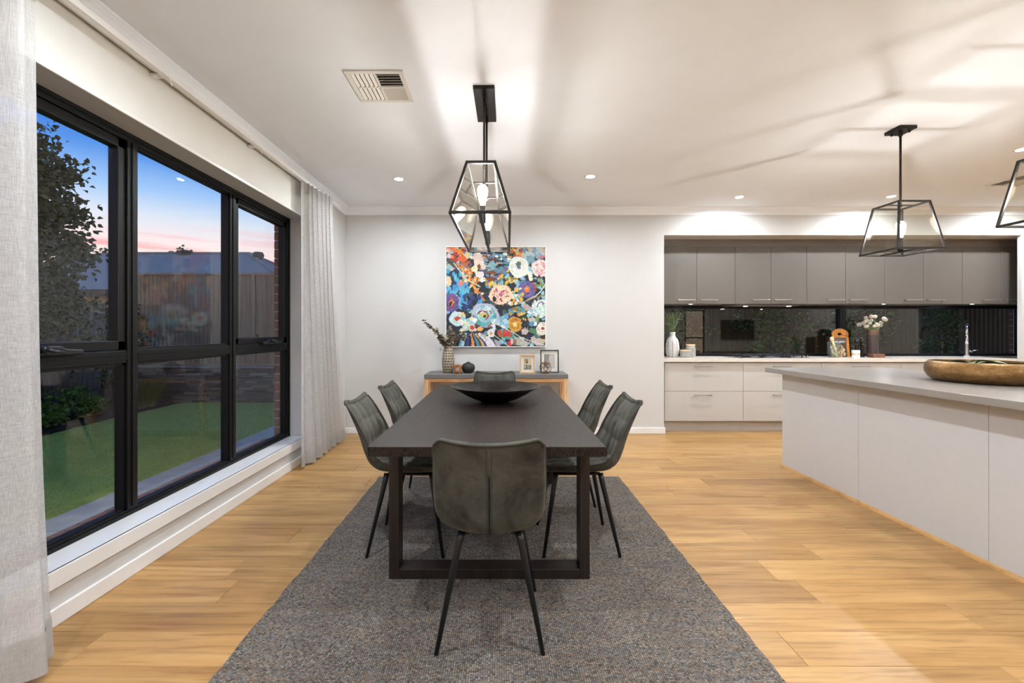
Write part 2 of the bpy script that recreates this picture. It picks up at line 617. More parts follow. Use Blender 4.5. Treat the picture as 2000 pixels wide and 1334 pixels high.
def vase_grid_mat():
    """dark glaze scratched through with a pale irregular grid"""
    t = NT('grid_scored_glaze')
    tc = t.coords('Object')
    sep = t.add('SeparateXYZ')
    t.link(tc, sep.inputs[0])
    an = t.add('Math', operation='ARCTAN2')
    t.link(sep.outputs['Y'], an.inputs[0])
    t.link(sep.outputs['X'], an.inputs[1])
    cb = t.add('CombineXYZ')
    t.link(an.outputs[0], cb.inputs[0])
    zz = t.add('Math', operation='MULTIPLY')
    zz.inputs[1].default_value = 11.0
    t.link(sep.outputs['Z'], zz.inputs[0])
    t.link(zz.outputs[0], cb.inputs[1])
    br = t.add('TexBrick', offset=0.37, squash=0.7, squash_frequency=3, offset_frequency=2)
    t.link(cb.outputs[0], br.inputs['Vector'])
    br.inputs['Scale'].default_value = 1.0
    br.inputs['Brick Width'].default_value = 0.5
    br.inputs['Row Height'].default_value = 0.33
    br.inputs['Mortar Size'].default_value = 0.03
    br.inputs['Color1'].default_value = C(84, 78, 70)
    br.inputs['Color2'].default_value = C(104, 96, 84)
    br.inputs['Mortar'].default_value = C(206, 186, 150)
    t.set(base=br.outputs['Color'], rough=0.6)
    t.bump(br.outputs['Fac'], -0.2, 0.002)
    return t.m


MAT['vase_grid'] = vase_grid_mat()


def ribbed_vase_mat():
    t = NT('white_scored_glaze')
    tc = t.coords('Object')
    sep = t.add('SeparateXYZ')
    t.link(tc, sep.inputs[0])
    an = t.add('Math', operation='ARCTAN2')
    t.link(sep.outputs['Y'], an.inputs[0])
    t.link(sep.outputs['X'], an.inputs[1])
    ml = t.add('Math', operation='MULTIPLY')
    ml.inputs[1].default_value = 9.0
    t.link(an.outputs[0], ml.inputs[0])
    sn = t.add('Math', operation='SINE')
    t.link(ml.outputs[0], sn.inputs[0])
    line = t.ramp(sn.outputs[0], [(0.0, (1, 1, 1, 1)), (0.93, (1, 1, 1, 1)), (0.985, (0.25, 0.24, 0.24, 1))])
    top = t.ramp(sep.outputs['Z'], [(0.215, line and (0, 0, 0, 1)), (0.222, (1, 1, 1, 1))])
    line = t.mix(top, line, (1, 1, 1, 1))
    n = t.noise(tc, 60, 3)
    col = t.mix(1.0, t.ramp(n, [(0.3, C(188, 184, 180)), (0.7, C(214, 210, 206))]), line, 'MULTIPLY')
    t.set(base=col, rough=0.6)
    return t.m


MAT['ribbed_vase'] = ribbed_vase_mat()


def banded_vase_mat():
    t = NT('brown_two_tone_glaze')
    sep = t.add('SeparateXYZ')
    t.link(t.coords('Object'), sep.inputs[0])
    n = t.noise(t.coords('Object', (1, 1, 4)), 20, 3)
    top = t.ramp(sep.outputs['Z'], [(0.285, C(62, 49, 46)), (0.30, C(104, 72, 57))])
    col = t.mix(0.25, top, t.ramp(n, [(0.3, C(44, 34, 32)), (0.7, C(96, 80, 74))]))
    t.set(base=col, rough=0.42)
    return t.m


MAT['banded_vase'] = banded_vase_mat()


def ledge_mat():
    t = NT('ledge_stone')
    g = t.add('NewGeometry')
    col = t.ramp(g.outputs['Random Per Island'], [(0, C(96, 82, 74)), (0.4, C(124, 106, 94)), (0.75, C(150, 130, 114)), (1, C(186, 170, 156))])
    n = t.noise(t.coords('Object'), 30, 4)
    t.set(base=t.mix(0.3, col, t.ramp(n, [(0.3, C(76, 66, 60)), (0.7, C(166, 146, 132))])), rough=0.9)
    t.bump(n, 0.5, 0.006)
    return t.m


MAT['ledge'] = ledge_mat()

# ------------------------------------------------------------------ mesh and object helpers
ORG = {}


class MB:
    def __init__(self):
        self.v, self.f = [], []

    def add(self, verts, faces):
        b0 = len(self.v)
        self.v += [tuple(p) for p in verts]
        self.f += [tuple(i + b0 for i in q) for q in faces]
        return self

    def box(self, x0, x1, y0, y1, z0, z1):
        return self.add([(x0, y0, z0), (x1, y0, z0), (x1, y1, z0), (x0, y1, z0), (x0, y0, z1), (x1, y0, z1), (x1, y1, z1), (x0, y1, z1)],
                        [(0, 3, 2, 1), (4, 5, 6, 7), (0, 1, 5, 4), (1, 2, 6, 5), (2, 3, 7, 6), (3, 0, 4, 7)])

    def bar(self, a, b, w, h, up=(0, 0, 1)):
        """rectangular bar from a to b, w wide (across up), h along up"""
        a, b = Vector(a), Vector(b)
        d = (b - a).normalized()
        u = Vector(up)
        s = d.cross(u)
        if s.length < 1e-4:
            s = d.cross(Vector((1, 0, 0)))
        s.normalize()
        u = s.cross(d).normalized()
        vs_ = []
        for p in (a, b):
            for i, j in ((-1, -1), (1, -1), (1, 1), (-1, 1)):
                vs_.append(p + s * (i * w / 2) + u * (j * h / 2))
        return self.add(vs_, [(0, 1, 2, 3), (7, 6, 5, 4), (0, 4, 5, 1), (1, 5, 6, 2), (2, 6, 7, 3), (3, 7, 4, 0)])

    def tube(self, pts, r, n=10, caps=True):
        pts = [Vector(p) for p in pts]
        rs = r if isinstance(r, (list, tuple)) else [r] * len(pts)
        ref = None
        rings = []
        for i, p in enumerate(pts):
            d = (pts[min(i + 1, len(pts) - 1)] - pts[max(i - 1, 0)]).normalized()
            if ref is None:
                ref = Vector((0, 0, 1)) if abs(d.z) < 0.9 else Vector((1, 0, 0))
            s = d.cross(ref).normalized()
            u = s.cross(d).normalized()
            ref = u
            rings.append([p + (s * math.cos(2 * PI * k / n) + u * math.sin(2 * PI * k / n)) * rs[i] for k in range(n)])
        vs_ = [q for ring in rings for q in ring]
        fs = []
        for i in range(len(pts) - 1):
            for k in range(n):
                fs.append((i * n + k, i * n + (k + 1) % n, (i + 1) * n + (k + 1) % n, (i + 1) * n + k))
        if caps:
            fs.append(tuple(range(n))[::-1])
            fs.append(tuple((len(pts) - 1) * n + k for k in range(n)))
        return self.add(vs_, fs)

    def loop_tube(self, pts, r, n=8):
        """closed tube"""
        pts = [Vector(p) for p in pts]
        m = len(pts)
        ref = Vector((0, 0, 1))
        vs_, fs = [], []
        for i, p in enumerate(pts):
            d = (pts[(i + 1) % m] - pts[i - 1]).normalized()
            s = d.cross(ref)
            if s.length < 1e-3:
                s = d.cross(Vector((1, 0.3, 0)))
            s.normalize()
            u = s.cross(d).normalized()
            vs_ += [p + (s * math.cos(2 * PI * k / n) + u * math.sin(2 * PI * k / n)) * r for k in range(n)]
        for i in range(m):
            j = (i + 1) % m
            for k in range(n):
                fs.append((i * n + k, i * n + (k + 1) % n, j * n + (k + 1) % n, j * n + k))
        return self.add(vs_, fs)

    def lathe(self, prof, n=32, c=(0, 0, 0), sx=1.0, sy=1.0):
        vs_, fs = [], []
        for r, z in prof:
            for k in range(n):
                a = 2 * PI * k / n
                vs_.append((c[0] + r * math.cos(a) * sx, c[1] + r * math.sin(a) * sy, c[2] + z))
        for i in range(len(prof) - 1):
            for k in range(n):
                fs.append((i * n + k, i * n + (k + 1) % n, (i + 1) * n + (k + 1) % n, (i + 1) * n + k))
        if prof[0][0] > 1e-5:
            fs.append(tuple(range(n))[::-1])
        if prof[-1][0] > 1e-5:
            fs.append(tuple((len(prof) - 1) * n + k for k in range(n)))
        return self.add(vs_, fs)

    def grid(self, fn, nu, nv, flip=False):
        vs_ = [fn(i / (nu - 1), j / (nv - 1)) for j in range(nv) for i in range(nu)]
        fs = []
        for j in range(nv - 1):
            for i in range(nu - 1):
                q = (j * nu + i, j * nu + i + 1, (j + 1) * nu + i + 1, (j + 1) * nu + i)
                fs.append(q[::-1] if flip else q)
        return self.add(vs_, fs)

    def prism(self, poly, axis, a, b):
        """polygon in the two other axes, extruded from a to b along axis"""
        def P(p, t):
            return {'x': (t, p[0], p[1]), 'y': (p[0], t, p[1]), 'z': (p[0], p[1], t)}[axis]
        m = len(poly)
        fs = [tuple(range(m))[::-1], tuple(range(m, 2 * m))]
        for i in range(m):
            fs.append((i, (i + 1) % m, m + (i + 1) % m, m + i))
        return self.add([P(p, a) for p in poly] + [P(p, b) for p in poly], fs)

    def mesh(self, name, mat, smooth=False, off=(0, 0, 0)):
        me = bpy.data.meshes.new(name)
        me.from_pydata([(p[0] - off[0], p[1] - off[1], p[2] - off[2]) for p in self.v], [], self.f)
        me.update()
        bm = bmesh.new()
        bm.from_mesh(me)
        bmesh.ops.recalc_face_normals(bm, faces=bm.faces)
        bm.to_mesh(me)
        bm.free()
        if mat is not None:
            me.materials.append(mat)
        if smooth:
            me.polygons.foreach_set('use_smooth', [True] * len(me.polygons))
        return me


def tag(o, label=None, cat=None, group=None, kind=None):
    for k, v in (('label', label), ('category', cat), ('group', group), ('kind', kind)):
        if v:
            o[k] = v
    return o


def thing(name, label, cat, loc=(0, 0, 0), rotz=0.0, group=None, kind=None, local=False):
    o = bpy.data.objects.new(name, None)
    o.empty_display_size = 0.1
    COL.objects.link(o)
    o.location = loc
    o.rotation_euler = (0, 0, rotz)
    ORG[o.name] = (0, 0, 0) if local else tuple(loc)
    return tag(o, label, cat, group, kind)


def part(mb, name, mat, parent, smooth=False, bev=0.0, label=None, kind=None, me=None, seg=2):
    """a mesh under its thing; world coordinates unless the thing was made local"""
    off = ORG.get(parent.name, (0, 0, 0))
    me = me or mb.mesh(name, mat, smooth, off)
    o = bpy.data.objects.new(name, me)
    COL.objects.link(o)
    o.parent = parent
    ORG[o.name] = off
    if bev:
        m = o.modifiers.new('bevel', 'BEVEL')
        m.width = bev
        m.segments = seg
        m.limit_method = 'ANGLE'
    return tag(o, label, None, None, kind)


def solo(mb, name, mat, label, cat, loc=(0, 0, 0), smooth=False, bev=0.0, group=None, kind=None):
    """a thing that is one mesh, its origin at loc"""
    me = mb.mesh(name, mat, smooth, loc)
    o = bpy.data.objects.new(name, me)
    COL.objects.link(o)
    o.location = loc
    ORG[o.name] = tuple(loc)
    if bev:
        m = o.modifiers.new('bevel', 'BEVEL')
        m.width = bev
        m.segments = 2
        m.limit_method = 'ANGLE'
    return tag(o, label, cat, group, kind)


def copy_tree(o, parent=None):
    c = o.copy()
    COL.objects.link(c)
    if parent is not None:
        c.parent = parent
    ORG[c.name] = ORG.get(o.name, (0, 0, 0))
    for ch in [q for q in bpy.data.objects if q.parent == o]:
        copy_tree(ch, c)
    return c


def painted(mb_fn, name, mat, arr, parent):
    """a gridded surface coloured from arr (rows top to bottom); mb_fn(u, v) with v up"""
    h, w = arr.shape[:2]
    mb = MB().grid(mb_fn, w, h)
    off = ORG.get(parent.name, (0, 0, 0))
    me = bpy.data.meshes.new(name)
    me.from_pydata([(p[0] - off[0], p[1] - off[1], p[2] - off[2]) for p in mb.v], [], mb.f)
    me.materials.append(mat)
    ca = me.color_attributes.new('print', 'FLOAT_COLOR', 'POINT')
    lin = np.where(arr <= 0.04045, arr / 12.92, ((arr + 0.055) / 1.055) ** 2.4)
    flat = np.ones((h, w, 4))
    flat[..., :3] = lin[::-1]
    ca.data.foreach_set('color', flat.reshape(-1).astype(np.float32))
    o = bpy.data.objects.new(name, me)
    COL.objects.link(o)
    o.parent = parent
    ORG[o.name] = off
    return o


def text_part(s, size, name, mat, parent, loc, rot=(PI / 2, 0, 0), depth=0.0005):
    cu = bpy.data.curves.new(name + '_text', 'FONT')
    cu.body = s
    cu.size = size
    cu.extrude = depth
    cu.align_x = 'RIGHT'
    tmp = bpy.data.objects.new('tmp_text', cu)
    COL.objects.link(tmp)
    dg = bpy.context.evaluated_depsgraph_get()
    me = bpy.data.meshes.new_from_object(tmp.evaluated_get(dg))
    bpy.data.objects.remove(tmp, do_unlink=True)
    me.materials.clear()
    me.materials.append(mat)
    me.name = name
    o = bpy.data.objects.new(name, me)
    COL.objects.link(o)
    o.parent = parent
    off = ORG.get(parent.name, (0, 0, 0))
    o.location = tuple(loc[i] - off[i] for i in range(3))
    o.rotation_euler = rot
    return o

# ================================================================== THE ROOM
XL, XR, YF, YB, ZC = -1.875, 9.3, -3.5, 5.35, 2.74     # left wall, right wall, wall behind the camera, back wall, ceiling
KX0, KX1, KY, KZ = 1.986, 7.5, 5.98, 2.408             # kitchen recess: left side, right side, rear wall, soffit
KOPEN = 6.32                                           # right edge of the recess opening
WY0, WY1, WZ0, WZ1 = 1.51, 4.25, 0.234, 2.32           # dining window opening

floor = solo(MB().box(XL, XR, YF, KY + 0.1, -0.10, -0.012), 'floor', MAT['oak'], 'honey oak plank floor of the open dining and kitchen room', 'floor', kind='structure')


def plank_mesh(length, w):
    g, c = 0.0006, 0.0012
    x0, x1, y0, y1 = g, length - g, g, w - g
    vs_ = [(x0, y0, -0.012), (x1, y0, -0.012), (x1, y1, -0.012), (x0, y1, -0.012),
           (x0, y0, -c), (x1, y0, -c), (x1, y1, -c), (x0, y1, -c),
           (x0 + c, y0 + c, 0), (x1 - c, y0 + c, 0), (x1 - c, y1 - c, 0), (x0 + c, y1 - c, 0)]
    fs = [(8, 9, 10, 11)]
    for a, b_ in ((0, 4), (4, 8)):
        for k in range(4):
            fs.append((a + k, a + (k + 1) % 4, b_ + (k + 1) % 4, b_ + k))
    return MB().add(vs_, fs)


PW, PLEN = 0.19, 1.38
rest = MB()
cache = {}
row = 0
y = YF
while y < KY + 0.05:
    w = min(PW, KY + 0.1 - y)
    x = XL - random.uniform(0.0, PLEN)
    while x < XR:
        a, b_ = max(x, XL), min(x + PLEN, XR)
        if b_ - a > 0.02:
            if y > 0.45 and y < 5.45 and a < 6.5:
                key = (round(b_ - a, 4), round(w, 4))
                if key not in cache:
                    cache[key] = plank_mesh(*key).mesh('plank', MAT['oak'])
                o = part(None, 'plank', None, floor, me=cache[key])
                o.location = (a, y, 0)
            else:
                pm = plank_mesh(b_ - a, w)
                rest.add([(p[0] + a, p[1] + y, p[2]) for p in pm.v], pm.f)
        x += PLEN
    y += PW
part(rest, 'far_planks', MAT['oak'], floor, kind='stuff')

# ceiling
solo(MB().box(XL - 0.3, XR + 0.1, YF - 0.1, YB + 0.12, ZC, ZC + 0.1), 'ceiling', MAT['ceiling'], 'flat white plaster ceiling over the dining area', 'ceiling', kind='structure')

# walls
wl_ = MB()
WT = XL - 0.19
wl_.box(WT, XL, YF, WY0, -0.1, ZC).box(WT, XL, WY1, YB + 0.12, -0.1, ZC).box(WT, XL, WY0, WY1, -0.1, WZ0 - 0.04).box(WT, XL, WY0, WY1, WZ1, ZC)
solo(wl_, 'wall_left', MAT['wall'], 'white plaster wall around the dining window', 'wall', kind='structure')
wb = MB()
wb.box(XL, KX0, YB, YB + 0.12, 0, ZC).box(KX0, KOPEN, YB, YB + 0.12, KZ, ZC).box(KOPEN, XR, YB, YB + 0.045, 0, ZC)
solo(wb, 'wall_back', MAT['wall'], 'white plaster wall behind the console table, with kitchen opening', 'wall', kind='structure')
wk = MB()
wk.box(KX0 - 0.12, KX0, YB + 0.12, KY + 0.12, 0, KZ).box(KX1, KX1 + 0.12, YB + 0.045, KY + 0.12, 0, KZ)
wk.box(KX0, KX1, KY, KY + 0.12, 0, 0.905).box(KX0, KX1, KY, KY + 0.12, 1.592, KZ).box(7.09, KX1, KY, KY + 0.12, 0.905, 1.592)
wk.box(KX0 - 0.12, KX1 + 0.12, YB + 0.12, KY + 0.12, KZ, KZ + 0.08).box(KOPEN, KX1 + 0.12, YB + 0.045, YB + 0.12, KZ, KZ + 0.08).box(KX0, KOPEN, YB + 0.0, YB + 0.12, KZ - 0.001, KZ)
solo(wk, 'wall_kitchen', MAT['wall'], 'white recess walls enclosing the kitchen cabinets', 'wall', kind='structure')
solo(MB().box(XR, XR + 0.1, YF, YB, 0, ZC), 'wall_right', MAT['wall'], 'white wall on the far right of the room, out of frame', 'wall', kind='structure')
wf = MB().box(XL, 6.5, YF - 0.1, YF, 0, ZC).box(7.2, XR, YF - 0.1, YF, 0, ZC).box(6.5, 7.2, YF - 0.1, YF, 0, 0.45).box(6.5, 7.2, YF - 0.1, YF, 2.0, ZC)
solo(wf, 'wall_front', MAT['wall'], 'white wall behind the camera with a small window', 'wall', kind='structure')

# window behind the camera: seen only mirrored in the kitchen glass
w3 = thing('window_3', 'small black framed two pane window behind the camera', 'window', (6.85, YF, 0.45), kind='structure')
m = MB()
for z0, z1 in ((0.45, 0.49), (1.0, 1.04), (1.96, 2.0)):
    m.box(6.5, 7.2, YF - 0.07, YF - 0.02, z0, z1)
for x0, x1 in ((6.5, 6.54), (7.16, 7.2)):
    m.box(x0, x1, YF - 0.07, YF - 0.02, 0.45, 2.0)
part(m, 'frame', MAT['black_alu'], w3)
for z0, z1 in ((0.49, 1.0), (1.04, 1.96)):
    part(MB().box(6.54, 7.16, YF - 0.05, YF - 0.045, z0, z1), 'pane', MAT['pane'], w3)
tv = thing('television', 'wide black television on the wall behind the camera', 'television', (8.3, YF, 0.85))
part(MB().box(7.75, 8.9, YF + 0.02, YF + 0.06, 0.95, 1.65), 'screen', MAT['darkglass'], tv, bev=0.004)
part(MB().box(8.1, 8.5, YF + 0.002, YF + 0.02, 1.1, 1.5), 'bracket', MAT['black_metal'], tv)

# skirting boards
def skirt(name, pts, label):
    solo(pts, name, MAT['trim'], label, 'baseboard', kind='structure', bev=0.004)


skirt('baseboard_left', MB().box(XL, XL + 0.016, YF, YB - 0.016, 0.0, 0.075), 'white skirting board under the dining window')
skirt('baseboard_back', MB().box(XL, KX0 + 0.012, YB - 0.016, YB, 0.0, 0.075).box(KX0, KX0 + 0.012, YB, YB + 0.06, 0.0, 0.075), 'white skirting board along the wall behind the console')
skirt('baseboard_right', MB().box(KOPEN - 0.012, XR, YB - 0.016, YB, 0.0, 0.075).box(XR - 0.016, XR, YF, YB - 0.016, 0.0, 0.075), 'white skirting board right of the kitchen opening')

# cove cornice: profile swept along left and back walls, mitred in the corner
prof = [(0.0, -0.092), (0.006, -0.092), (0.010, -0.082), (0.018, -0.055), (0.032, -0.032), (0.048, -0.016), (0.056, -0.010), (0.056, 0.0), (0.0, 0.0)]
cv = MB()
n_ = len(prof)
vs_ = [(XL + d, YF, ZC + z) for d, z in prof] + [(XL + d, YB - d, ZC + z) for d, z in prof] + [(XR, YB - d, ZC + z) for d, z in prof]
fs = []
for k in range(2):
    for i in range(n_):
        fs.append((k * n_ + i, k * n_ + (i + 1) % n_, (k + 1) * n_ + (i + 1) % n_, (k + 1) * n_ + i))
cv.add(vs_, fs)
solo(cv, 'trim_1', MAT['ceiling'], 'white cove cornice where the walls meet the ceiling', 'cornice', kind='structure')

# window sill ledge and its fascia
sl = MB().box(-2.035, XL + 0.012, WY0, WY1, WZ0 - 0.03, WZ0).box(XL - 0.004, XL + 0.014, WY0 - 0.4, WY1 + 0.03, 0.158, WZ0)
solo(sl, 'trim_2', MAT['trim'], 'glossy white window sill ledge below the dining window', 'window sill', kind='structure', bev=0.004)

# ------------------------------------------------------------------ dining window
win = thing('window_1', 'wide black aluminium six pane window onto the lawn', 'window', (-2.06, 2.88, WZ0), kind='structure')
FX0, FX1 = -2.10, -2.03
fw = 0.045
FB = 0.032
m = MB()
m.box(FX0, FX1, WY0, WY1, WZ0, WZ0 + FB).box(FX0, FX1, WY0, WY1, WZ1 - fw, WZ1)
m.box(FX0, FX1, WY0, WY0 + fw, WZ0, WZ1).box(FX0, FX1, WY1 - fw, WY1, WZ0, WZ1)
part(m, 'frame', MAT['black_alu'], win, bev=0.003)
m = MB()
m.box(FX1, FX1 + 0.008, WY0, WY1, WZ0, WZ0 + 0.02).box(FX1, FX1 + 0.008, WY0, WY1, WZ1 - 0.02, WZ1).box(FX1, FX1 + 0.008, WY1 - 0.02, WY1, WZ0, WZ1)
part(m, 'frame_bead', MAT['black_alu'], win)
MU = [(2.40, 2.468), (3.315, 3.385)]
for a, b_ in MU:
    mm = part(MB().box(FX0, FX1 + 0.004, a, b_, WZ0 + FB, WZ1 - fw), 'mullion', MAT['black_alu'], win, bev=0.003)
    part(MB().box(FX1 + 0.004, FX1 + 0.010, a + 0.026, b_ - 0.026, WZ0 + fw, WZ1 - fw), 'mullion_bead', MAT['black_alu'], mm)
bays = [(WY0 + fw, 2.40), (2.468, 3.315), (3.385, WY1 - fw)]
TR0, TR1 = 1.066, 1.134
for i, (a, b_) in enumerate(bays):
    tr_ = part(MB().box(FX0, FX1, a, b_, TR0, TR1), 'transom', MAT['black_alu'], win, bev=0.003)
    part(MB().box(FX1, FX1 + 0.006, a, b_, TR0 + 0.02, TR0 + 0.028).box(FX1, FX1 + 0.006, a, b_, TR0 + 0.042, TR0 + 0.05), 'transom_bead', MAT['black_alu'], tr_)
    # lower fixed pane with glazing bead
    m = MB()
    for z0, z1 in ((WZ0 + FB, WZ0 + FB + 0.010), (TR0 - 0.014, TR0)):
        m.box(-2.075, -2.04, a, b_, z0, z1)
    for y0, y1 in ((a, a + 0.014), (b_ - 0.014, b_)):
        m.box(-2.075, -2.04, y0, y1, WZ0 + FB, TR0)
    part(m, 'glazing_bead', MAT['black_alu'], win)
    part(MB().box(-2.068, -2.062, a + 0.005, b_ - 0.005, WZ0 + FB + 0.004, TR0 - 0.004), 'pane', MAT['pane'], win)
    if i == 1:
        m = MB()
        for z0, z1 in ((TR1, TR1 + 0.014), (WZ1 - fw - 0.014, WZ1 - fw)):
            m.box(-2.075, -2.04, a, b_, z0, z1)
        for y0, y1 in ((a, a + 0.014), (b_ - 0.014, b_)):
            m.box(-2.075, -2.04, y0, y1, TR1, WZ1 - fw)
        part(m, 'glazing_bead', MAT['black_alu'], win)
        part(MB().box(-2.068, -2.062, a + 0.005, b_ - 0.005, TR1 + 0.004, WZ1 - fw - 0.004), 'pane', MAT['pane'], win)
    else:
        # awning sash with its own frame, winder and stay
        st = 0.05
        z0, z1 = TR1 + 0.003, WZ1 - fw - 0.003
        m = MB().box(-2.09, -2.036, a + 0.003, b_ - 0.003, z0, z0 + st).box(-2.09, -2.036, a + 0.003, b_ - 0.003, z1 - st, z1)
        m.box(-2.09, -2.036, a + 0.003, a + st, z0, z1).box(-2.09, -2.036, b_ - st, b_ - 0.003, z0, z1)
        sash = part(m, 'sash', MAT['black_alu'], win, bev=0.004)
        part(MB().box(-2.070, -2.064, a + st - 0.006, b_ - st + 0.006, z0 + st - 0.006, z1 - st + 0.006), 'pane', MAT['pane'], sash)
        yc = (a + b_) / 2 + (-0.02 if i == 0 else 0.09)
        wd = part(MB().prism([(yc - 0.16, 1.128), (yc + 0.16, 1.128), (yc + 0.16, 1.150), (yc + 0.08, 1.156), (yc + 0.05, 1.17), (yc - 0.02, 1.172), (yc - 0.09, 1.156), (yc - 0.16, 1.150)], 'x', -2.03, -1.995), 'winder', MAT['black_metal'], win, bev=0.005)
        h = MB().tube([(-1.998, yc - 0.035, 1.158), (-1.972, yc - 0.035, 1.158)], 0.014, 12)
        h.tube([(-1.975, yc - 0.04, 1.16), (-1.962, yc - 0.015, 1.148), (-1.955, yc + 0.02, 1.142)], [0.008, 0.009, 0.007], 8)
        part(h, 'winder_handle', MAT['black_metal'], wd, smooth=True)
        part(MB().tube([(-2.034, yc - 0.2, 1.185), (-2.034, yc - 0.2, 1.21), (-2.034, yc - 0.17, 1.21), (-2.034, yc - 0.17, 1.185)], 0.003, 6), 'winder_stay', MAT['black_metal'], wd)

# roller blind raised above the window
bl = thing('roller_blind', 'white roller blind drawn up above the dining window', 'blind', (-1.86, 2.8, 2.3))
part(MB().box(XL + 0.004, XL + 0.007, 1.3, 4.19, 2.335, 2.63), 'fabric', MAT['blind'], bl)
part(MB().box(XL + 0.001, XL + 0.014, 1.3, 4.21, 2.318, 2.338), 'bottom_rail', MAT['trim'], bl, bev=0.003)
part(MB().tube([(XL + 0.028, 1.3, 2.642), (XL + 0.028, 4.2, 2.642)], 0.02, 14), 'roller', MAT['blind'], bl, smooth=True)

# curtain track
tk = thing('curtain_track', 'white curtain track running above the dining window', 'curtain track', (-1.78, 3.0, 2.6))
part(MB().box(-1.80, -1.765, 0.6, 4.85, 2.592, 2.622), 'rail', MAT['trim'], tk, bev=0.003)
for yb in (2.35, 3.25, 4.2):
    part(MB().box(XL, -1.79, yb, yb + 0.03, 2.60, 2.612).box(XL, XL + 0.006, yb, yb + 0.03, 2.55, 2.612), 'bracket', MAT['trim'], tk)
    part(MB().bar((-1.77, yb + 0.01, 2.592), (-1.762, yb + 0.02, 2.555), 0.016, 0.004), 'glider', MAT['trim'], tk)


def smooth01(t):
    t = max(0.0, min(1.0, t))
    return t * t * (3 - 2 * t)


# left curtain: leading edge hangs flat, folds behind it towards the camera
def curtain_left(u, v, dz=0.0, dn=0.0):
    # u 0 = out of frame, 1 = leading edge; v 0 bottom, 1 top
    fl = (1 - v) ** 1.6
    yy = 1.02 + (0.68 - 0.05 * fl) * u
    ph = (1 - u) * 2 * PI * 3.6
    xx = -1.792 + 0.032 * (1 - math.cos(ph)) * smooth01((1 - u) * 6) + 0.115 * fl * smooth01((u - 0.2) * 1.6) + 0.012 * math.sin(5 * v + 9 * u) * (1 - v)
    return (xx + dn, yy, 0.03 + v * 2.565)


cl = thing('curtain', 'sheer grey linen curtain at the left edge, beside the camera', 'curtain', (-1.75, 1.4, 0.0), group='linen window curtains')
part(MB().grid(lambda u, v: curtain_left(u, v), 90, 60), 'cloth', MAT['linen'], cl, smooth=True)
part(MB().grid(lambda u, v: curtain_left(u, v * 0.055, 0, 0.004), 90, 6), 'hem', MAT['linen_hem'], cl, smooth=True)
part(MB().grid(lambda u, v: curtain_left(u, 0.965 + v * 0.035, 0, 0.004), 90, 4), 'heading_tape', MAT['linen_hem'], cl, smooth=True)


def curtain_right(u, v, dn=0.0):
    fl = 1 - v
    y0 = 3.965 + 0.0 * fl
    y1 = 4.52 + 0.50 * fl ** 1.3
    uu = u + 0.018 * math.sin(9 * u + 2.0 + 2.5 * fl)
    yy = y0 + (y1 - y0) * uu
    amp = (0.030 + 0.018 * fl) * smooth01(u * 9) * smooth01((1 - u) * 9 + 0.3)
    ph = 2 * PI * 7.5 * u + 0.8 * math.sin(3 * u + 2 * fl)
    xx = -1.795 + 0.07 * u * (1 - 0.6 * fl) + amp * math.sin(ph) + 0.02 * fl * math.sin(5 * u + 1)
    yy += 0.25 * amp * math.sin(2 * ph)
    return (xx + dn, yy, 0.02 + v * 2.575)


cr = thing('curtain', 'pleated grey linen curtain hanging right of the dining window', 'curtain', (-1.77, 4.4, 0.0), group='linen window curtains')
part(MB().grid(lambda u, v: curtain_right(u, v), 150, 50), 'cloth', MAT['linen'], cr, smooth=True)
part(MB().grid(lambda u, v: curtain_right(u, v * 0.045, 0.004), 150, 5), 'hem', MAT['linen_hem'], cr, smooth=True)
part(MB().grid(lambda u, v: curtain_right(u, 0.965 + v * 0.035, 0.004), 150, 4), 'heading_tape', MAT['linen_hem'], cr, smooth=True)

# ------------------------------------------------------------------ ceiling fittings


def downlight(x, y_, label):
    t = thing('downlight', label, 'downlight', (x, y_, ZC), group='recessed ceiling downlights')
    part(MB().lathe([(0.040, -0.001), (0.046, -0.004), (0.054, -0.003), (0.056, 0.0)], 28, (x, y_, ZC)), 'trim_ring', MAT['trim'], t, smooth=True)
    part(MB().lathe([(0.0, -0.0015), (0.040, -0.0015)], 28, (x, y_, ZC)), 'lens', MAT['lens'], t)
    ld = bpy.data.lights.new('downlight_lamp', 'AREA')
    ld.shape = 'DISK'
    ld.size = 0.076
    ld.energy = DOWN_W
    ld.color = (0.87, 0.95, 1.02)
    ld.spread = math.radians(170)
    lo = bpy.data.objects.new('lamp', ld)
    COL.objects.link(lo)
    lo.parent = t
    lo.location = (0, 0, -0.006)


downlight(-1.0, 4.35, 'glowing white downlight in the ceiling left of the long pendant')
downlight(0.874, 4.28, 'glowing white downlight in the ceiling right of the long pendant')
downlight(2.67, 4.93, 'glowing downlight above the left end of the taupe cabinets')
downlight(4.35, 4.91, 'glowing downlight just behind the square kitchen pendant')
downlight(4.31, 3.64, 'glowing downlight at the right edge of the ceiling')
for x, y_ in ((6.03, 4.91), (6.0, 3.64), (4.6, 1.4), (-1.0, 1.6), (0.9, 1.6), (2.6, 0.4), (-1.0, -0.2), (0.9, -0.2), (-1.0, -1.9), (0.9, -1.9), (3.2, -1.9), (6.2, 0.6), (6.2, -1.9), (8.3, 2.6), (8.3, -0.6)):
    downlight(x, y_, 'unseen downlight added outside the frame to light the room')  # unseen ceiling lamps, added to brighten the whole room


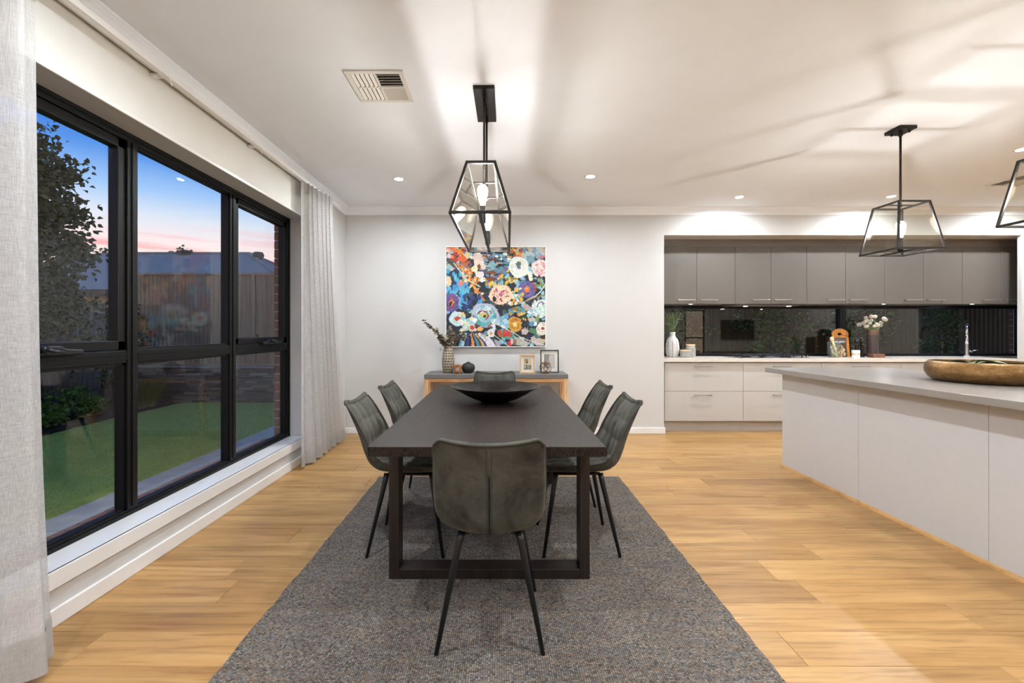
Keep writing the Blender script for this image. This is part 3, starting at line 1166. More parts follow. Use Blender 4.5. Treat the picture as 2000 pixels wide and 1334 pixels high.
def vent(x0, y0, s, label):
    t = thing('ceiling_vent', label, 'air vent', (x0 + s / 2, y0 + s / 2, ZC))
    x1, y1 = x0 + s, y0 + s
    b = 0.03
    m = MB()
    z0, z1 = ZC - 0.010, ZC
    m.box(x0, x1, y0, y0 + b, z0, z1).box(x0, x1, y1 - b, y1, z0, z1).box(x0, x0 + b, y0 + b, y1 - b, z0, z1).box(x1 - b, x1, y0 + b, y1 - b, z0, z1)
    xm, ym = (x0 + x1) / 2, (y0 + y1) / 2
    m.box(xm - 0.008, xm + 0.008, y0 + b, y1 - b, z0, z1).box(x0 + b, x1 - b, ym - 0.008, ym + 0.008, z0, z1)
    part(m, 'frame', MAT['vent'], t, bev=0.003)
    part(MB().box(x0 + b, x1 - b, y0 + b, y1 - b, ZC - 0.0015, ZC - 0.0005), 'backing', MAT['dark'], t)
    q = (s / 2 - b - 0.008)
    for cx, cy_, ax, sg in ((x0 + b, y0 + b, 'y', 1), (x0 + b, ym + 0.008, 'y', 1), (xm + 0.008, y0 + b, 'x', -1), (xm + 0.008, ym + 0.008, 'x', 1)):
        for k in range(5):
            c = (k + 0.5) * q / 5
            if ax == 'y':
                a, e = (cx + c, cy_, ZC - 0.006), (cx + c, cy_ + q, ZC - 0.006)
                up = (-0.45, 0, 0.9)
            else:
                a, e = (cx, cy_ + c, ZC - 0.006), (cx + q, cy_ + c, ZC - 0.006)
                up = (0, 0.75 * sg, 0.65)
            part(MB().bar(a, e, 0.0195, 0.0015, up), 'louvre', MAT['vent'], t)


vent(-0.905, 2.534, 0.345, 'square white four way air vent in the ceiling left of the long pendant')
vent(4.98, 4.2, 0.345, 'white air vent in the ceiling at the right edge')

# ================================================================== KITCHEN
PXU = [2.0, 2.486, 2.971, 3.424, 3.878, 4.369, 4.861, 5.353, 5.845, 6.331, 6.82]
ulab = ['taupe wall cabinet above the white ribbed vase', 'taupe wall cabinet above the gas cooktop', 'taupe wall cabinet above the chopping board',
        'taupe wall cabinet behind the square pendant', 'taupe wall cabinet at the right end, above the tap']


def bar_handle(x0, x1, y_, z_, parent, mat):
    m = MB().box(x0, x1, y_ - 0.034, y_ - 0.026, z_ - 0.005, z_ + 0.005)
    m.box(x0 + 0.004, x0 + 0.014, y_ - 0.028, y_, z_ - 0.004, z_ + 0.004).box(x1 - 0.014, x1 - 0.004, y_ - 0.028, y_, z_ - 0.004, z_ + 0.004)
    part(m, 'handle', mat, parent, bev=0.0015, label='slim brushed steel bar handle')


for k in range(5):
    x0, xm, x1 = PXU[2 * k], PXU[2 * k + 1], PXU[2 * k + 2]
    t = thing('wall_cabinet', ulab[k], 'cabinet', ((x0 + x1) / 2, 5.75, 1.6), group='taupe wall cabinets')
    part(MB().box(x0 + 0.001, x1 - 0.001, 5.602, 5.955, 1.60, 2.316), 'body', MAT['upper'], t)
    for j, (a, b_) in enumerate(((x0, xm), (xm, x1))):
        d = part(MB().box(a + 0.0015, b_ - 0.0015, 5.582, 5.601, 1.585, 2.314), 'door', MAT['upper'], t, bev=0.0015)
        if j == 0:
            bar_handle(b_ - 0.245, b_ - 0.025, 5.582, 1.637, d, MAT['steel'])
        else:
            bar_handle(a + 0.035, a + 0.255, 5.582, 1.637, d, MAT['steel'])
solo(MB().box(KX0, KX1, 5.606, 5.70, 2.318, KZ), 'trim_3', MAT['filler'], 'taupe filler panel between wall cabinets and soffit', 'filler panel', kind='structure')
# side filler at right of the visible run
t = thing('wall_cabinet', 'taupe wall cabinet hidden behind the white pier at the far right', 'cabinet', (7.1, 5.75, 1.6), group='taupe wall cabinets')
part(MB().box(6.822, 7.49, 5.602, 5.955, 1.60, 2.316), 'body', MAT['upper'], t)
part(MB().box(6.823, 7.488, 5.582, 5.601, 1.585, 2.314), 'door', MAT['upper'], t, bev=0.0015)

# slide-out rangehood under the second cabinet pair
rh = thing('rangehood', 'slim dark slide out rangehood under the taupe cabinets', 'rangehood', (3.42, 5.75, 1.57))
part(MB().box(2.98, 3.87, 5.60, 5.94, 1.572, 1.599), 'body', MAT['steel'], rh, bev=0.002)
part(MB().box(2.98, 3.87, 5.585, 5.598, 1.574, 1.584), 'front_lip', MAT['black_metal'], rh)
part(MB().box(3.05, 3.80, 5.64, 5.80, 1.569, 1.572), 'filter', MAT['steel'], rh)


def cab_light(x, label, w=CAB_W):
    t = thing('cabinet_light', label, 'light', (x, 5.76, 1.598), group='under cabinet lights')
    zz = 1.572 if 2.98 < x < 3.87 else 1.60
    part(MB().lathe([(0.030, 0.0), (0.034, -0.004), (0.030, -0.007), (0.026, -0.007)], 20, (x, 5.72, zz)), 'ring', MAT['steel'], t, smooth=True)
    part(MB().lathe([(0.0, -0.008), (0.026, -0.007)], 20, (x, 5.72, zz)), 'lens', MAT['cab_lens'], t)
    ld = bpy.data.lights.new('cabinet_lamp', 'AREA')
    ld.shape = 'DISK'
    ld.size = 0.05
    ld.energy = w
    ld.color = (0.88, 0.94, 1.0)
    lo = bpy.data.objects.new('lamp', ld)
    COL.objects.link(lo)
    lo.parent = t
    lo.location = (0, -0.04, zz - 0.012 - 1.598)


cab_light(2.47, 'round under cabinet light above the grey canisters')
cab_light(3.18, 'round rangehood light above the left of the cooktop')
cab_light(3.74, 'round rangehood light above the right of the cooktop')
cab_light(4.98, 'round under cabinet light right of the white flowers')
cab_light(6.13, 'round under cabinet light above the chrome tap')

# base cabinets
PXB = [2.022, 2.989, 3.956, 4.928, 5.89, 6.352, 7.32]
blab = ['pale drawer cabinet at the left end under the ribbed vase', 'pale drawer cabinet under the gas cooktop', 'pale drawer cabinet under the chopping board and flowers',
        'pale drawer cabinet half hidden behind the island', 'narrow pale cabinet hidden behind the brass bowl', 'pale sink cabinet at the far right']
for k in range(6):
    x0, x1 = PXB[k], PXB[k + 1]
    t = thing('base_cabinet', blab[k], 'cabinet', ((x0 + x1) / 2, 5.7, 0.0), group='pale base cabinets')
    part(MB().box(x0 + 0.001, x1 - 0.001, 5.452, 5.955, 0.13, 0.858 if k < 4 else 0.705), 'body', MAT['base_cab'], t)
    for z0, z1 in ((0.505, 0.853), (0.136, 0.501)):
        d = part(MB().box(x0 + 0.002, x1 - 0.002, 5.43, 5.45, z0, z1), 'drawer_front', MAT['base_cab'], t, bev=0.0015)
        if x1 - x0 > 0.6:
            cx = x0 + (0.49 if k < 3 else 0.5) * (x1 - x0) - 0.005
            bar_handle(cx - 0.108, cx + 0.108, 5.43, z1 - 0.042, d, MAT['steel'])
    part(MB().box(x0 + 0.001, x1 - 0.001, 5.49, 5.506, 0.0, 0.13), 'kickboard', MAT['kick'], t)
part_l = thing('end_panel', 'narrow pale panel closing the left end of the base cabinets', 'panel', (2.0, 5.7, 0))
part(MB().box(KX0 + 0.001, 2.021, 5.445, 5.955, 0.13, 0.858), 'panel', MAT['base_cab'], part_l)
part(MB().box(KX0 + 0.001, 2.021, 5.49, 5.506, 0.0, 0.13), 'kickboard', MAT['kick'], part_l)

# continuous worktop with a cut-out for the sink
SX0, SX1, SY0, SY1 = 6.30, 6.85, 5.50, 5.83
m = MB().box(KX0, SX0, 5.40, KY, 0.865, 0.905).box(SX1, KX1, 5.40, KY, 0.865, 0.905).box(SX0, SX1, 5.40, SY0, 0.865, 0.905).box(SX0, SX1, SY1, KY, 0.865, 0.905)
solo(m, 'kitchen_worktop', MAT['bench'], 'warm white stone worktop running along the kitchen window', 'worktop', (4.7, 5.7, 0.865))
sk = thing('sink', 'stainless steel sink set into the worktop beside the tap', 'sink', (6.57, 5.66, 0.72))
m = MB().box(SX0, SX0 + 0.004, SY0, SY1, 0.72, 0.904).box(SX1 - 0.004, SX1, SY0, SY1, 0.72, 0.904).box(SX0, SX1, SY0, SY0 + 0.004, 0.72, 0.904).box(SX0, SX1, SY1 - 0.004, SY1, 0.72, 0.904).box(SX0, SX1, SY0, SY1, 0.715, 0.72)
part(m, 'basin', MAT['steel'], sk)
m = MB().box(SX0 - 0.012, SX1 + 0.012, SY0 - 0.012, SY0, 0.905, 0.909).box(SX0 - 0.012, SX1 + 0.012, SY1, SY1 + 0.012, 0.905, 0.909).box(SX0 - 0.012, SX0, SY0, SY1, 0.905, 0.909).box(SX1, SX1 + 0.012, SY0, SY1, 0.905, 0.909)
part(m, 'rim', MAT['steel'], sk)
part(MB().lathe([(0.0, 0.0), (0.035, 0.0), (0.04, 0.003)], 20, (6.57, 5.66, 0.722)), 'drain', MAT['chrome'], sk)

# kitchen splashback window
w2 = thing('window_2', 'long low black framed window between worktop and wall cabinets', 'window', (4.5, 6.02, 0.905), kind='structure')
y0, y1 = 5.985, 6.055
m = MB().box(KX0, 7.09, y0, y1, 0.905, 0.940).box(KX0, 7.09, y0, y1, 1.548, 1.592).box(KX0, KX0 + 0.03, y0, y1, 0.94, 1.548).box(7.05, 7.09, y0, y1, 0.94, 1.548)
part(m, 'frame', MAT['black_alu'], w2, bev=0.003)
part(MB().box(4.60, 4.69, y0 - 0.006, y1, 0.94, 1.548), 'mullion', MAT['black_alu'], w2, bev=0.004)
part(MB().box(KX0 + 0.03, 4.60, 6.017, 6.023, 0.94, 1.548), 'pane', MAT['splash_glass'], w2)
part(MB().box(4.69, 7.05, 6.029, 6.035, 0.94, 1.548), 'pane', MAT['splash_glass'], w2)
part(MB().box(KX0, 7.09, 5.958, 5.98, 1.592, 1.60), 'head_strip', MAT['steel'], w2)

# island bench
isl = thing('island_bench', 'pale grey panelled kitchen island', 'kitchen island', (3.0, 2.4, 0.0))
IX0, IX1, IY0, IY1 = 2.587, 3.46, 0.62, 4.05
part(MB().box(IX0 + 0.018, IX1 - 0.018, IY0 + 0.018, IY1 - 0.018, 0.0, 0.863), 'body', MAT['island_panel'], isl)
ys = [IY1, 3.19, 2.338, 1.486, IY0]
for a, b_ in zip(ys[1:], ys[:-1]):
    part(MB().box(IX0, IX0 + 0.017, a + 0.0012, b_ - 0.0012, 0.0, 0.862), 'side_panel', MAT['island_panel'], isl, bev=0.001)
part(MB().box(IX0 + 0.018, IX1, IY1 - 0.017, IY1, 0.0, 0.862), 'end_panel', MAT['island_panel'], isl)
part(MB().prism([(IX0 - 0.018, 0.0), (IX0, 0.0), (IX0, 0.02), (IX0 - 0.004, 0.02), (IX0 - 0.013, 0.014)], 'y', IY0, IY1 + 0.018), 'floor_bead', MAT['quad'], isl, label='thin oak bead along the base')
solo(MB().box(2.453, 3.597, 0.5, 4.09, 0.863, 0.905), 'island_worktop', MAT['island_top'], 'mid grey stone worktop on the kitchen island', 'worktop', (3.02, 2.3, 0.863), bev=0.003)

# ================================================================== OUTSIDE
GZ = -0.12
solo(MB().box(-45, 20, -15, 45, GZ - 0.3, GZ - 0.03), 'ground', MAT['ground'], 'bare earth under the garden', 'ground', kind='structure')

# outer brick skin with the bricks that show at the window
ow = MB().box(-2.19, -2.085, -3.6, WY0 - 0.03, GZ - 0.02, 2.9).box(-2.19, -2.085, 4.40, 6.2, GZ - 0.02, 2.9).box(-2.19, -2.085, WY0 - 0.03, 4.40, GZ - 0.02, 0.09).box(-2.19, -2.085, WY0 - 0.03, 4.40, 2.36, 2.9)
wall_out = solo(ow, 'wall_outside', MAT['brickwork'], 'clay brick outer skin of the house seen through the dining window', 'wall', kind='structure')
part(MB().box(-2.184, -2.086, 4.283, 4.40, GZ, 2.36), 'mortar_bed', MAT['mortar'], wall_out)
bm_ = MB().box(-0.055, 0.055, -0.058, 0.058, -0.038, 0.038).mesh('brick', MAT['brick'])
z = GZ + 0.045
while z < 2.36:
    o = part(None, 'brick', None, wall_out, me=bm_)
    o.location = (-2.135, 4.335, z)
    z += 0.086
part(MB().box(-2.275, -2.11, WY0, 4.28, 0.09, 0.190), 'mortar_bed', MAT['mortar'], wall_out)
sb = MB().prism([(-0.135, -0.05), (0.045, -0.05), (0.045, 0.072), (-0.135, 0.046)], 'y', -0.038, 0.038).mesh('brick', MAT['brick'])
y = WY0 + 0.04
while y < 4.27:
    o = part(None, 'brick', None, wall_out, me=sb)
    o.location = (-2.15, y, 0.155)
    y += 0.086
# other outer walls: enclose the kitchen recess
kw = MB().box(KX0 - 0.25, KX0 - 0.13, YB + 0.13, 6.22, GZ, 2.6).box(KX0 - 0.13, 7.65, 6.11, 6.22, GZ, 0.88).box(KX0 - 0.13, 7.65, 6.11, 6.22, 1.62, 2.6)
kw.box(XL - 0.3, KX0 - 0.25, YB + 0.13, YB + 0.24, GZ, 2.9)
kwo = solo(kw, 'wall_outside_back', MAT['brickwork'], 'clay brick outer skin behind the kitchen', 'wall', kind='structure')
part(MB().box(7.17, 7.65, 6.112, 6.215, 0.88, 1.62), 'mortar_bed', MAT['mortar'], kwo)
z = 0.93
while z < 1.62:
    o = part(None, 'brick', None, kwo, me=bm_)
    o.location = (7.22, 6.163, z)
    z += 0.086

# roof over the house so no sky light falls in from above
solo(MB().box(XL - 0.75, XR + 0.8, YF - 0.8, 6.75, 2.95, 3.05), 'roof_over_house', MAT['fascia'], 'flat eave lining and roof above the room', 'roof', kind='structure')

# concrete path: slabs with joints
pth = thing('garden_path', 'grey concrete path along the house under the window', 'path', (-2.7, 3.5, GZ), kind='structure')
y = 0.6
while y < 8.9:
    part(MB().box(-3.26, -2.46, y + 0.004, y + 0.796, GZ - 0.06, GZ), 'slab', MAT['concrete'], pth, bev=0.004)
    part(MB().box(-2.45, -2.2, y + 0.004, y + 0.796, GZ - 0.06, GZ), 'slab', MAT['concrete'], pth, bev=0.004)
    y += 0.8
solo(MB().box(-6.1, -3.27, 0.0, 8.5, GZ - 0.05, GZ - 0.008), 'lawn', MAT['turf_base'], 'short green lawn outside the dining window', 'lawn', kind='structure')
nb = 60000
bx_ = RNG.uniform(-6.05, -3.28, nb)
by_ = RNG.uniform(1.5, 8.48, nb) ** 1.0
hh = RNG.uniform(0.010, 0.024, nb)
an = RNG.uniform(0, 2 * PI, nb)
ln = RNG.normal(0, 0.008, (nb, 2))
v3 = np.zeros((nb, 3, 3))
v3[:, 0] = np.stack([bx_ - 0.003 * np.cos(an), by_ - 0.003 * np.sin(an), np.full(nb, GZ - 0.01)], 1)
v3[:, 1] = np.stack([bx_ + 0.003 * np.cos(an), by_ + 0.003 * np.sin(an), np.full(nb, GZ - 0.01)], 1)
v3[:, 2] = np.stack([bx_ + ln[:, 0], by_ + ln[:, 1], GZ - 0.01 + hh], 1)
me = bpy.data.meshes.new('grass')
me.from_pydata(v3.reshape(-1, 3).tolist(), [], np.arange(nb * 3).reshape(-1, 3).tolist())
me.materials.append(MAT['turf'])
go = bpy.data.objects.new('grass', me)
COL.objects.link(go)
tag(go, 'short green blades of grass covering the lawn', 'grass', kind='stuff')

# garden bed along the left fence
solo(MB().prism([(-7.6, -1.0), (-6.0, -1.0), (-5.95, 5.6), (-6.1, 7.0), (-6.3, 8.5), (-7.6, 8.5)], 'z', GZ - 0.05, GZ + 0.03), 'garden_bed', MAT['mulch'], 'dark mulched garden bed at the foot of the charcoal fence', 'garden bed', kind='structure')

# retaining wall of thin ledge stones with a pale rail on top
rw = thing('wall_retaining', 'low stacked ledge stone retaining wall behind the lawn', 'wall', (-3.0, 8.6, GZ), kind='structure')
part(MB().box(-7.5, 1.5, 8.56, 9.3, GZ - 0.05, 0.54), 'core', MAT['ledge'], rw)
ms = MB()
z = GZ
while z < 0.53:
    h = random.uniform(0.03, 0.055)
    x = -7.5 + random.uniform(0, 0.3)
    while x < 1.4:
        L = random.uniform(0.12, 0.5)
        d = random.uniform(0.005, 0.04)
        ms.box(x, x + L - 0.004, 8.52 - d + 0.02, 8.57, z, min(z + h - 0.004, 0.54))
        x += L
    z += h
part(ms, 'ledge_stones', MAT['ledge'], rw, kind='stuff')
part(MB().box(-7.5, 1.5, 8.49, 8.56, 0.545, 0.565), 'capping', MAT['cap'], rw)


def fence(name, label, a, b_, z0, z1, mat, sheet=0.8, cap=None, out=(0, 1)):
    """steel fence from a to b (xy), corrugated sheets between posts, each sheet a part"""
    t = thing(name, label, 'fence', (a[0], a[1], z0))
    A, B = Vector((a[0], a[1], 0)), Vector((b_[0], b_[1], 0))
    d = (B - A)
    L = d.length
    d.normalize()
    nrm = Vector((-d.y, d.x, 0))
    n = max(1, round(L / sheet))
    w = L / n
    per = 10
    mesh_s = None
    for k in range(n):
        if mesh_s is None:
            m = MB()
            vs2, fs2 = [], []
            steps = per * 6
            for i in range(steps + 1):
                s = w * i / steps
                o_ = 0.011 * max(-0.8, min(0.8, 1.6 * math.sin(2 * PI * i / 6.0)))
                for zz in (z0, z1):
                    p = d * s + nrm * o_
                    vs2.append((p.x, p.y, zz - z0))
            for i in range(steps):
                fs2.append((2 * i, 2 * i + 2, 2 * i + 3, 2 * i + 1))
            mesh_s = m.add(vs2, fs2).mesh('sheet', mat)
        o = part(None, 'sheet', None, t, me=mesh_s)
        p = d * (w * k)
        o.location = (p.x, p.y, 0)
    for k in range(0, n + 1, 3):
        p = A + d * (w * k)
        part(MB().box(p.x - 0.03, p.x + 0.03, p.y - 0.03, p.y + 0.03, z0 - 0.1, z1), 'post', mat, t)
    for zz in (z0, z1):
        part(MB().bar((a[0], a[1], zz), (b_[0], b_[1], zz), 0.05, 0.04), 'rail', cap if (cap and zz == z1) else mat, t)
    return t


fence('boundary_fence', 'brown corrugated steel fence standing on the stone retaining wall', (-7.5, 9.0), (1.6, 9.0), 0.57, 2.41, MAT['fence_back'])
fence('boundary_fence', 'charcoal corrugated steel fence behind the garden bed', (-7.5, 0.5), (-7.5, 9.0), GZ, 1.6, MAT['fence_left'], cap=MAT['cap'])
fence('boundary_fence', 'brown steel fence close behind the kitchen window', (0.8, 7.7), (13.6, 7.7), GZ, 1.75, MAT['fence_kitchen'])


def leaf_cloud(n, fn, size, cup=0.25, aspect=0.72):
    """n folded leaves at points from fn(); returns an MB-like mesh data"""
    V, F = [], []
    for _ in range(n):
        p = fn()
        L = size * random.uniform(0.7, 1.25)
        W = L * aspect
        e = Euler((random.uniform(-1.2, 1.2), random.uniform(-1.2, 1.2), random.uniform(0, 2 * PI)))
        R = e.to_matrix()
        b0 = len(V)
        for q in ((0, -L / 2, 0), (W / 2, -L * 0.05, cup * W), (W * 0.28, L * 0.3, cup * W * 0.5), (0, L / 2, -cup * L * 0.5), (-W * 0.28, L * 0.3, cup * W * 0.5), (-W / 2, -L * 0.05, cup * W), (0, 0.05 * L, 0)):
            w_ = R @ Vector(q)
            V.append((p[0] + w_.x, p[1] + w_.y, p[2] + w_.z))
        F += [(b0, b0 + 1, b0 + 6), (b0 + 1, b0 + 2, b0 + 6), (b0 + 2, b0 + 3, b0 + 6), (b0 + 3, b0 + 4, b0 + 6), (b0 + 4, b0 + 5, b0 + 6), (b0 + 5, b0, b0 + 6)]
    me = bpy.data.meshes.new('foliage')
    me.from_pydata(V, [], F)
    return me


def clumps(c, rad, k, spread, zbias=0.0):
    """points gathered around k twig clumps inside an ellipsoid"""
    cs = []
    while len(cs) < k:
        q = Vector((random.uniform(-1, 1), random.uniform(-1, 1), random.uniform(-1, 1)))
        if 0.25 < q.length < 1:
            cs.append((c[0] + q.x * rad[0], c[1] + q.y * rad[1], c[2] + q.z * rad[2]))

    def f():
        b_ = random.choice(cs)
        return (b_[0] + random.gauss(0, spread), b_[1] + random.gauss(0, spread), b_[2] + random.gauss(0, spread))
    return f, cs


def plant(name, label, cat, base, c, rad, n, size, mat, k=40, spread=0.09, trunk=0.03, group=None, twigs=8):
    t = thing(name, label, cat, base, group=group)
    f, cs = clumps(c, rad, k, spread)
    me = leaf_cloud(n, f, size)
    me.materials.append(mat)
    off = ORG[t.name]
    me.transform(Matrix.Translation((-off[0], -off[1], -off[2])))
    part(None, 'foliage', None, t, me=me, kind='stuff')
    m = MB()
    m.tube([base, ((base[0] + c[0]) / 2, (base[1] + c[1]) / 2, (base[2] + c[2]) / 2), c], [trunk, trunk * 0.8, trunk * 0.5], 8)
    part(m, 'trunk', MAT['bark'], t, smooth=True)
    m = MB()
    for q in cs[:twigs]:
        mid = (c[0] * 0.6 + base[0] * 0.4, c[1] * 0.6 + base[1] * 0.4, base[2] + (q[2] - base[2]) * 0.55)
        m.tube([mid, q], [trunk * 0.3, trunk * 0.12], 5)
    if cs[:twigs]:
        part(m, 'twigs', MAT['bark'], t, kind='stuff')
    return t


plant('pear_tree', 'tall dark leafy tree filling the left pane of the dining window', 'tree', (-6.75, 6.5, GZ), (-6.98, 6.5, 2.55), (0.62, 0.7, 1.75), 8500, 0.095, MAT['pear_leaf'], 150, 0.11, 0.05, twigs=30)
plant('leafy_shrub', 'dark shrub beside the tall tree, in front of the fence', 'shrub', (-6.7, 7.4, GZ), (-6.55, 7.35, 1.15), (0.62, 0.4, 0.75), 1300, 0.075, MAT['pear_leaf'], 40, 0.08, 0.03)
plant('leafy_shrub', 'low bright green shrub at the left of the garden bed', 'shrub', (-6.25, 5.75, GZ), (-6.3, 5.8, 0.12), (0.35, 0.45, 0.24), 700, 0.07, MAT['bush_leaf'], 30, 0.05, 0.02)
plant('leafy_shrub', 'low bright green shrub further back in the garden bed', 'shrub', (-6.45, 6.6, GZ), (-6.45, 6.6, 0.14), (0.32, 0.4, 0.24), 650, 0.07, MAT['bush_leaf'], 30, 0.05, 0.02)
plant('distant_tree', 'small treetop showing above the neighbouring roof ridge', 'tree', (-14.4, 20.0, GZ), (-14.4, 20.0, 4.5), (0.5, 0.4, 0.35), 260, 0.14, MAT['bush_leaf'], 20, 0.16, 0.08)


def spiky(base, r, h, n, label):
    t = thing('wispy_shrub', label, 'shrub', base)
    V, F = [], []
    for _ in range(n):
        a = random.uniform(0, 2 * PI)
        q = random.uniform(0, 0.35) * r
        tip = r * random.uniform(0.4, 1.0)
        p0 = Vector((q * math.cos(a), q * math.sin(a), 0))
        p1 = Vector((tip * math.cos(a) + random.gauss(0, 0.04), tip * math.sin(a) + random.gauss(0, 0.04), h * random.uniform(0.45, 1.0)))
        s = Vector((-math.sin(a), math.cos(a), 0)) * 0.005
        mid = (p0 + p1) / 2 + Vector((0, 0, 0.08 * h))
        b0 = len(V)
        V += [tuple(p0 - s), tuple(p0 + s), tuple(mid - s), tuple(mid + s), tuple(p1)]
        F += [(b0, b0 + 1, b0 + 3, b0 + 2), (b0 + 2, b0 + 3, b0 + 4)]
    me = bpy.data.meshes.new('blades')
    me.from_pydata(V, [], F)
    me.materials.append(MAT['grass_leaf'])
    part(None, 'blades', None, t, me=me, kind='stuff')
    part(MB().lathe([(0.03, -0.03), (0.05, 0.02), (0.02, 0.06)], 8, base), 'crown', MAT['bark'], t)


spiky((-6.35, 7.9, GZ + 0.02), 0.42, 0.55, 900, 'wispy yellow green shrub at the corner of lawn and stone wall')
spiky((-6.55, 7.15, GZ + 0.02), 0.25, 0.32, 350, 'small wispy shrub in front of the charcoal fence')

# climbing plants on the fence behind the kitchen
for i, (vx, vz, rx, rz, n) in enumerate(((3.0, 1.25, 0.75, 0.5, 1100), (4.6, 1.3, 0.75, 0.45, 1000), (6.1, 1.3, 0.6, 0.5, 700), (7.5, 1.15, 0.5, 0.5, 700))):
    plant('climbing_jasmine', ['climbing plant on the fence at the left of the kitchen window', 'climbing plant on the fence behind the cooktop', 'climbing plant on the fence behind the white flowers',
                               'climbing plant on the fence behind the tap'][i], 'climbing plant', (vx, 7.55, GZ), (vx, 7.5, vz), (rx, 0.12, rz), n, 0.06, MAT['vine_leaf'], 30, 0.07, 0.015, group='climbing plants on the fence')

# neighbouring house
nh = thing('neighbour_house', 'neighbouring house with blue grey hipped steel roof beyond the fence', 'house', (-11.7, 14.5, GZ))
part(MB().box(-17.2, -6.4, 13.1, 19.0, GZ - 0.1, 2.42), 'wall', MAT['cream_wall'], nh)
RZ, EZ = 4.06, 2.42
rv = [(-17.8, 12.6, EZ), (-5.8, 12.6, EZ), (-5.8, 19.4, EZ), (-17.8, 19.4, EZ), (-14.3, 16.0, RZ), (-9.08, 16.0, RZ)]
part(MB().add(rv, [(0, 1, 5, 4), (1, 2, 5), (2, 3, 4, 5), (3, 0, 4), (0, 3, 2, 1)]), 'roof', MAT['roof'], nh)
m = MB()
for a, b_ in ((4, 5), (0, 4), (1, 5), (2, 5), (3, 4)):
    pa, pb = Vector(rv[a]), Vector(rv[b_])
    m.tube([pa + Vector((0, 0, 0.02)), pb + Vector((0, 0, 0.02))], 0.05, 6)
part(m, 'ridge_capping', MAT['roof'], nh)
part(MB().box(-17.85, -5.75, 12.5, 12.62, EZ - 0.14, EZ + 0.02), 'gutter', MAT['fascia'], nh)
nw = part(MB().box(-12.6, -11.7, 13.06, 13.1, 1.2, 2.05), 'window', MAT['fascia'], nh)
for q in range(3):
    part(MB().box(-12.57 + 0.3 * q, -12.33 + 0.3 * q, 13.04, 13.06, 1.25, 2.0), 'pane', MAT['darkglass'], nw)
for (px, py_, pz, r, lab) in ((-8.55, 15.6, 3.62, 0.17, 'round roof vent on the right hip'), (-11.42, 16.0, 4.02, 0.26, 'low round roof vent on the ridge')):
    if r < 0.2:
        pr = [(0.10, 0.0), (0.10, 0.22), (0.17, 0.24), (0.19, 0.32), (0.15, 0.42), (0.0, 0.45)]
    else:
        pr = [(0.2, 0.0), (0.28, 0.03), (0.26, 0.12), (0.12, 0.17), (0.0, 0.18)]
    part(MB().lathe(pr, 18, (px, py_, pz)), 'roof_vent', MAT['fascia'], nh, smooth=True, label=lab)

# ================================================================== DINING FURNITURE
RUG = 0.012
RX0, RX1, RY0, RY1 = -1.02, 1.0, 0.72, 3.73


def rug_mesh():
    m = MB()
    nx, ny = 40, 60
    edge = []
    for i in range(nx):
        edge.append((RX0 + (RX1 - RX0) * i / nx, RY0 + random.uniform(-0.004, 0.004)))
    for i in range(ny):
        edge.append((RX1 + random.uniform(-0.004, 0.004), RY0 + (RY1 - RY0) * i / ny))
    for i in range(nx):
        edge.append((RX1 - (RX1 - RX0) * i / nx, RY1 + random.uniform(-0.004, 0.004)))
    for i in range(ny):
        edge.append((RX0 + random.uniform(-0.004, 0.004), RY1 - (RY1 - RY0) * i / ny))
    m.prism(edge, 'z', 0.0005, RUG)
    return m


solo(rug_mesh(), 'rug', MAT['rug'], 'flat woven grey brown rug under the dining table', 'rug', (0, 2.2, 0.0))

# table
TX0, TX1, TY0, TY1, TZ = -0.559, 0.451, 1.85, 3.97, 0.752
tb = thing('dining_table', 'long black brown oak dining table with sledge legs', 'table', (-0.054, 2.91, RUG))
top = MB()
ch = 0.012
top.prism([(TX0, TZ), (TX0 + 0.004, TZ - 0.041), (TX1 - 0.004, TZ - 0.041), (TX1, TZ - 0.030), (TX1 - 0.006, TZ)], 'y', TY0, TY1)
part(top, 'tabletop', MAT['table'], tb, bev=0.002)
for ya in (2.18, 3.545):
    for x0, x1 in ((TX0 + 0.008, TX0 + 0.058), (TX1 - 0.058, TX1 - 0.008)):
        part(MB().box(x0, x1, ya, ya + 0.095, RUG, TZ - 0.041), 'leg', MAT['table_leg'], tb, bev=0.003)
    part(MB().box(TX0 + 0.058, TX1 - 0.058, ya, ya + 0.095, RUG, RUG + 0.05), 'floor_rail', MAT['table_leg'], tb, bev=0.003)
    part(MB().box(TX0 + 0.058, TX1 - 0.058, ya + 0.02, ya + 0.075, TZ - 0.07, TZ - 0.0415), 'top_rail', MAT['table_leg'], tb)


# chair ------------------------------------------------------------
def catmull(pts, n):
    out = []
    P = [pts[0]] + list(pts) + [pts[-1]]
    segs = len(pts) - 1
    for k in range(n):
        u = k / (n - 1) * segs
        i = min(int(u), segs - 1)
        t = u - i
        a, b_, c, d = P[i], P[i + 1], P[i + 2], P[i + 3]
        out.append(tuple(0.5 * ((2 * b_[j]) + (-a[j] + c[j]) * t + (2 * a[j] - 5 * b_[j] + 4 * c[j] - d[j]) * t * t + (-a[j] + 3 * b_[j] - 3 * c[j] + d[j]) * t ** 3) for j in range(len(b_))))
    return out


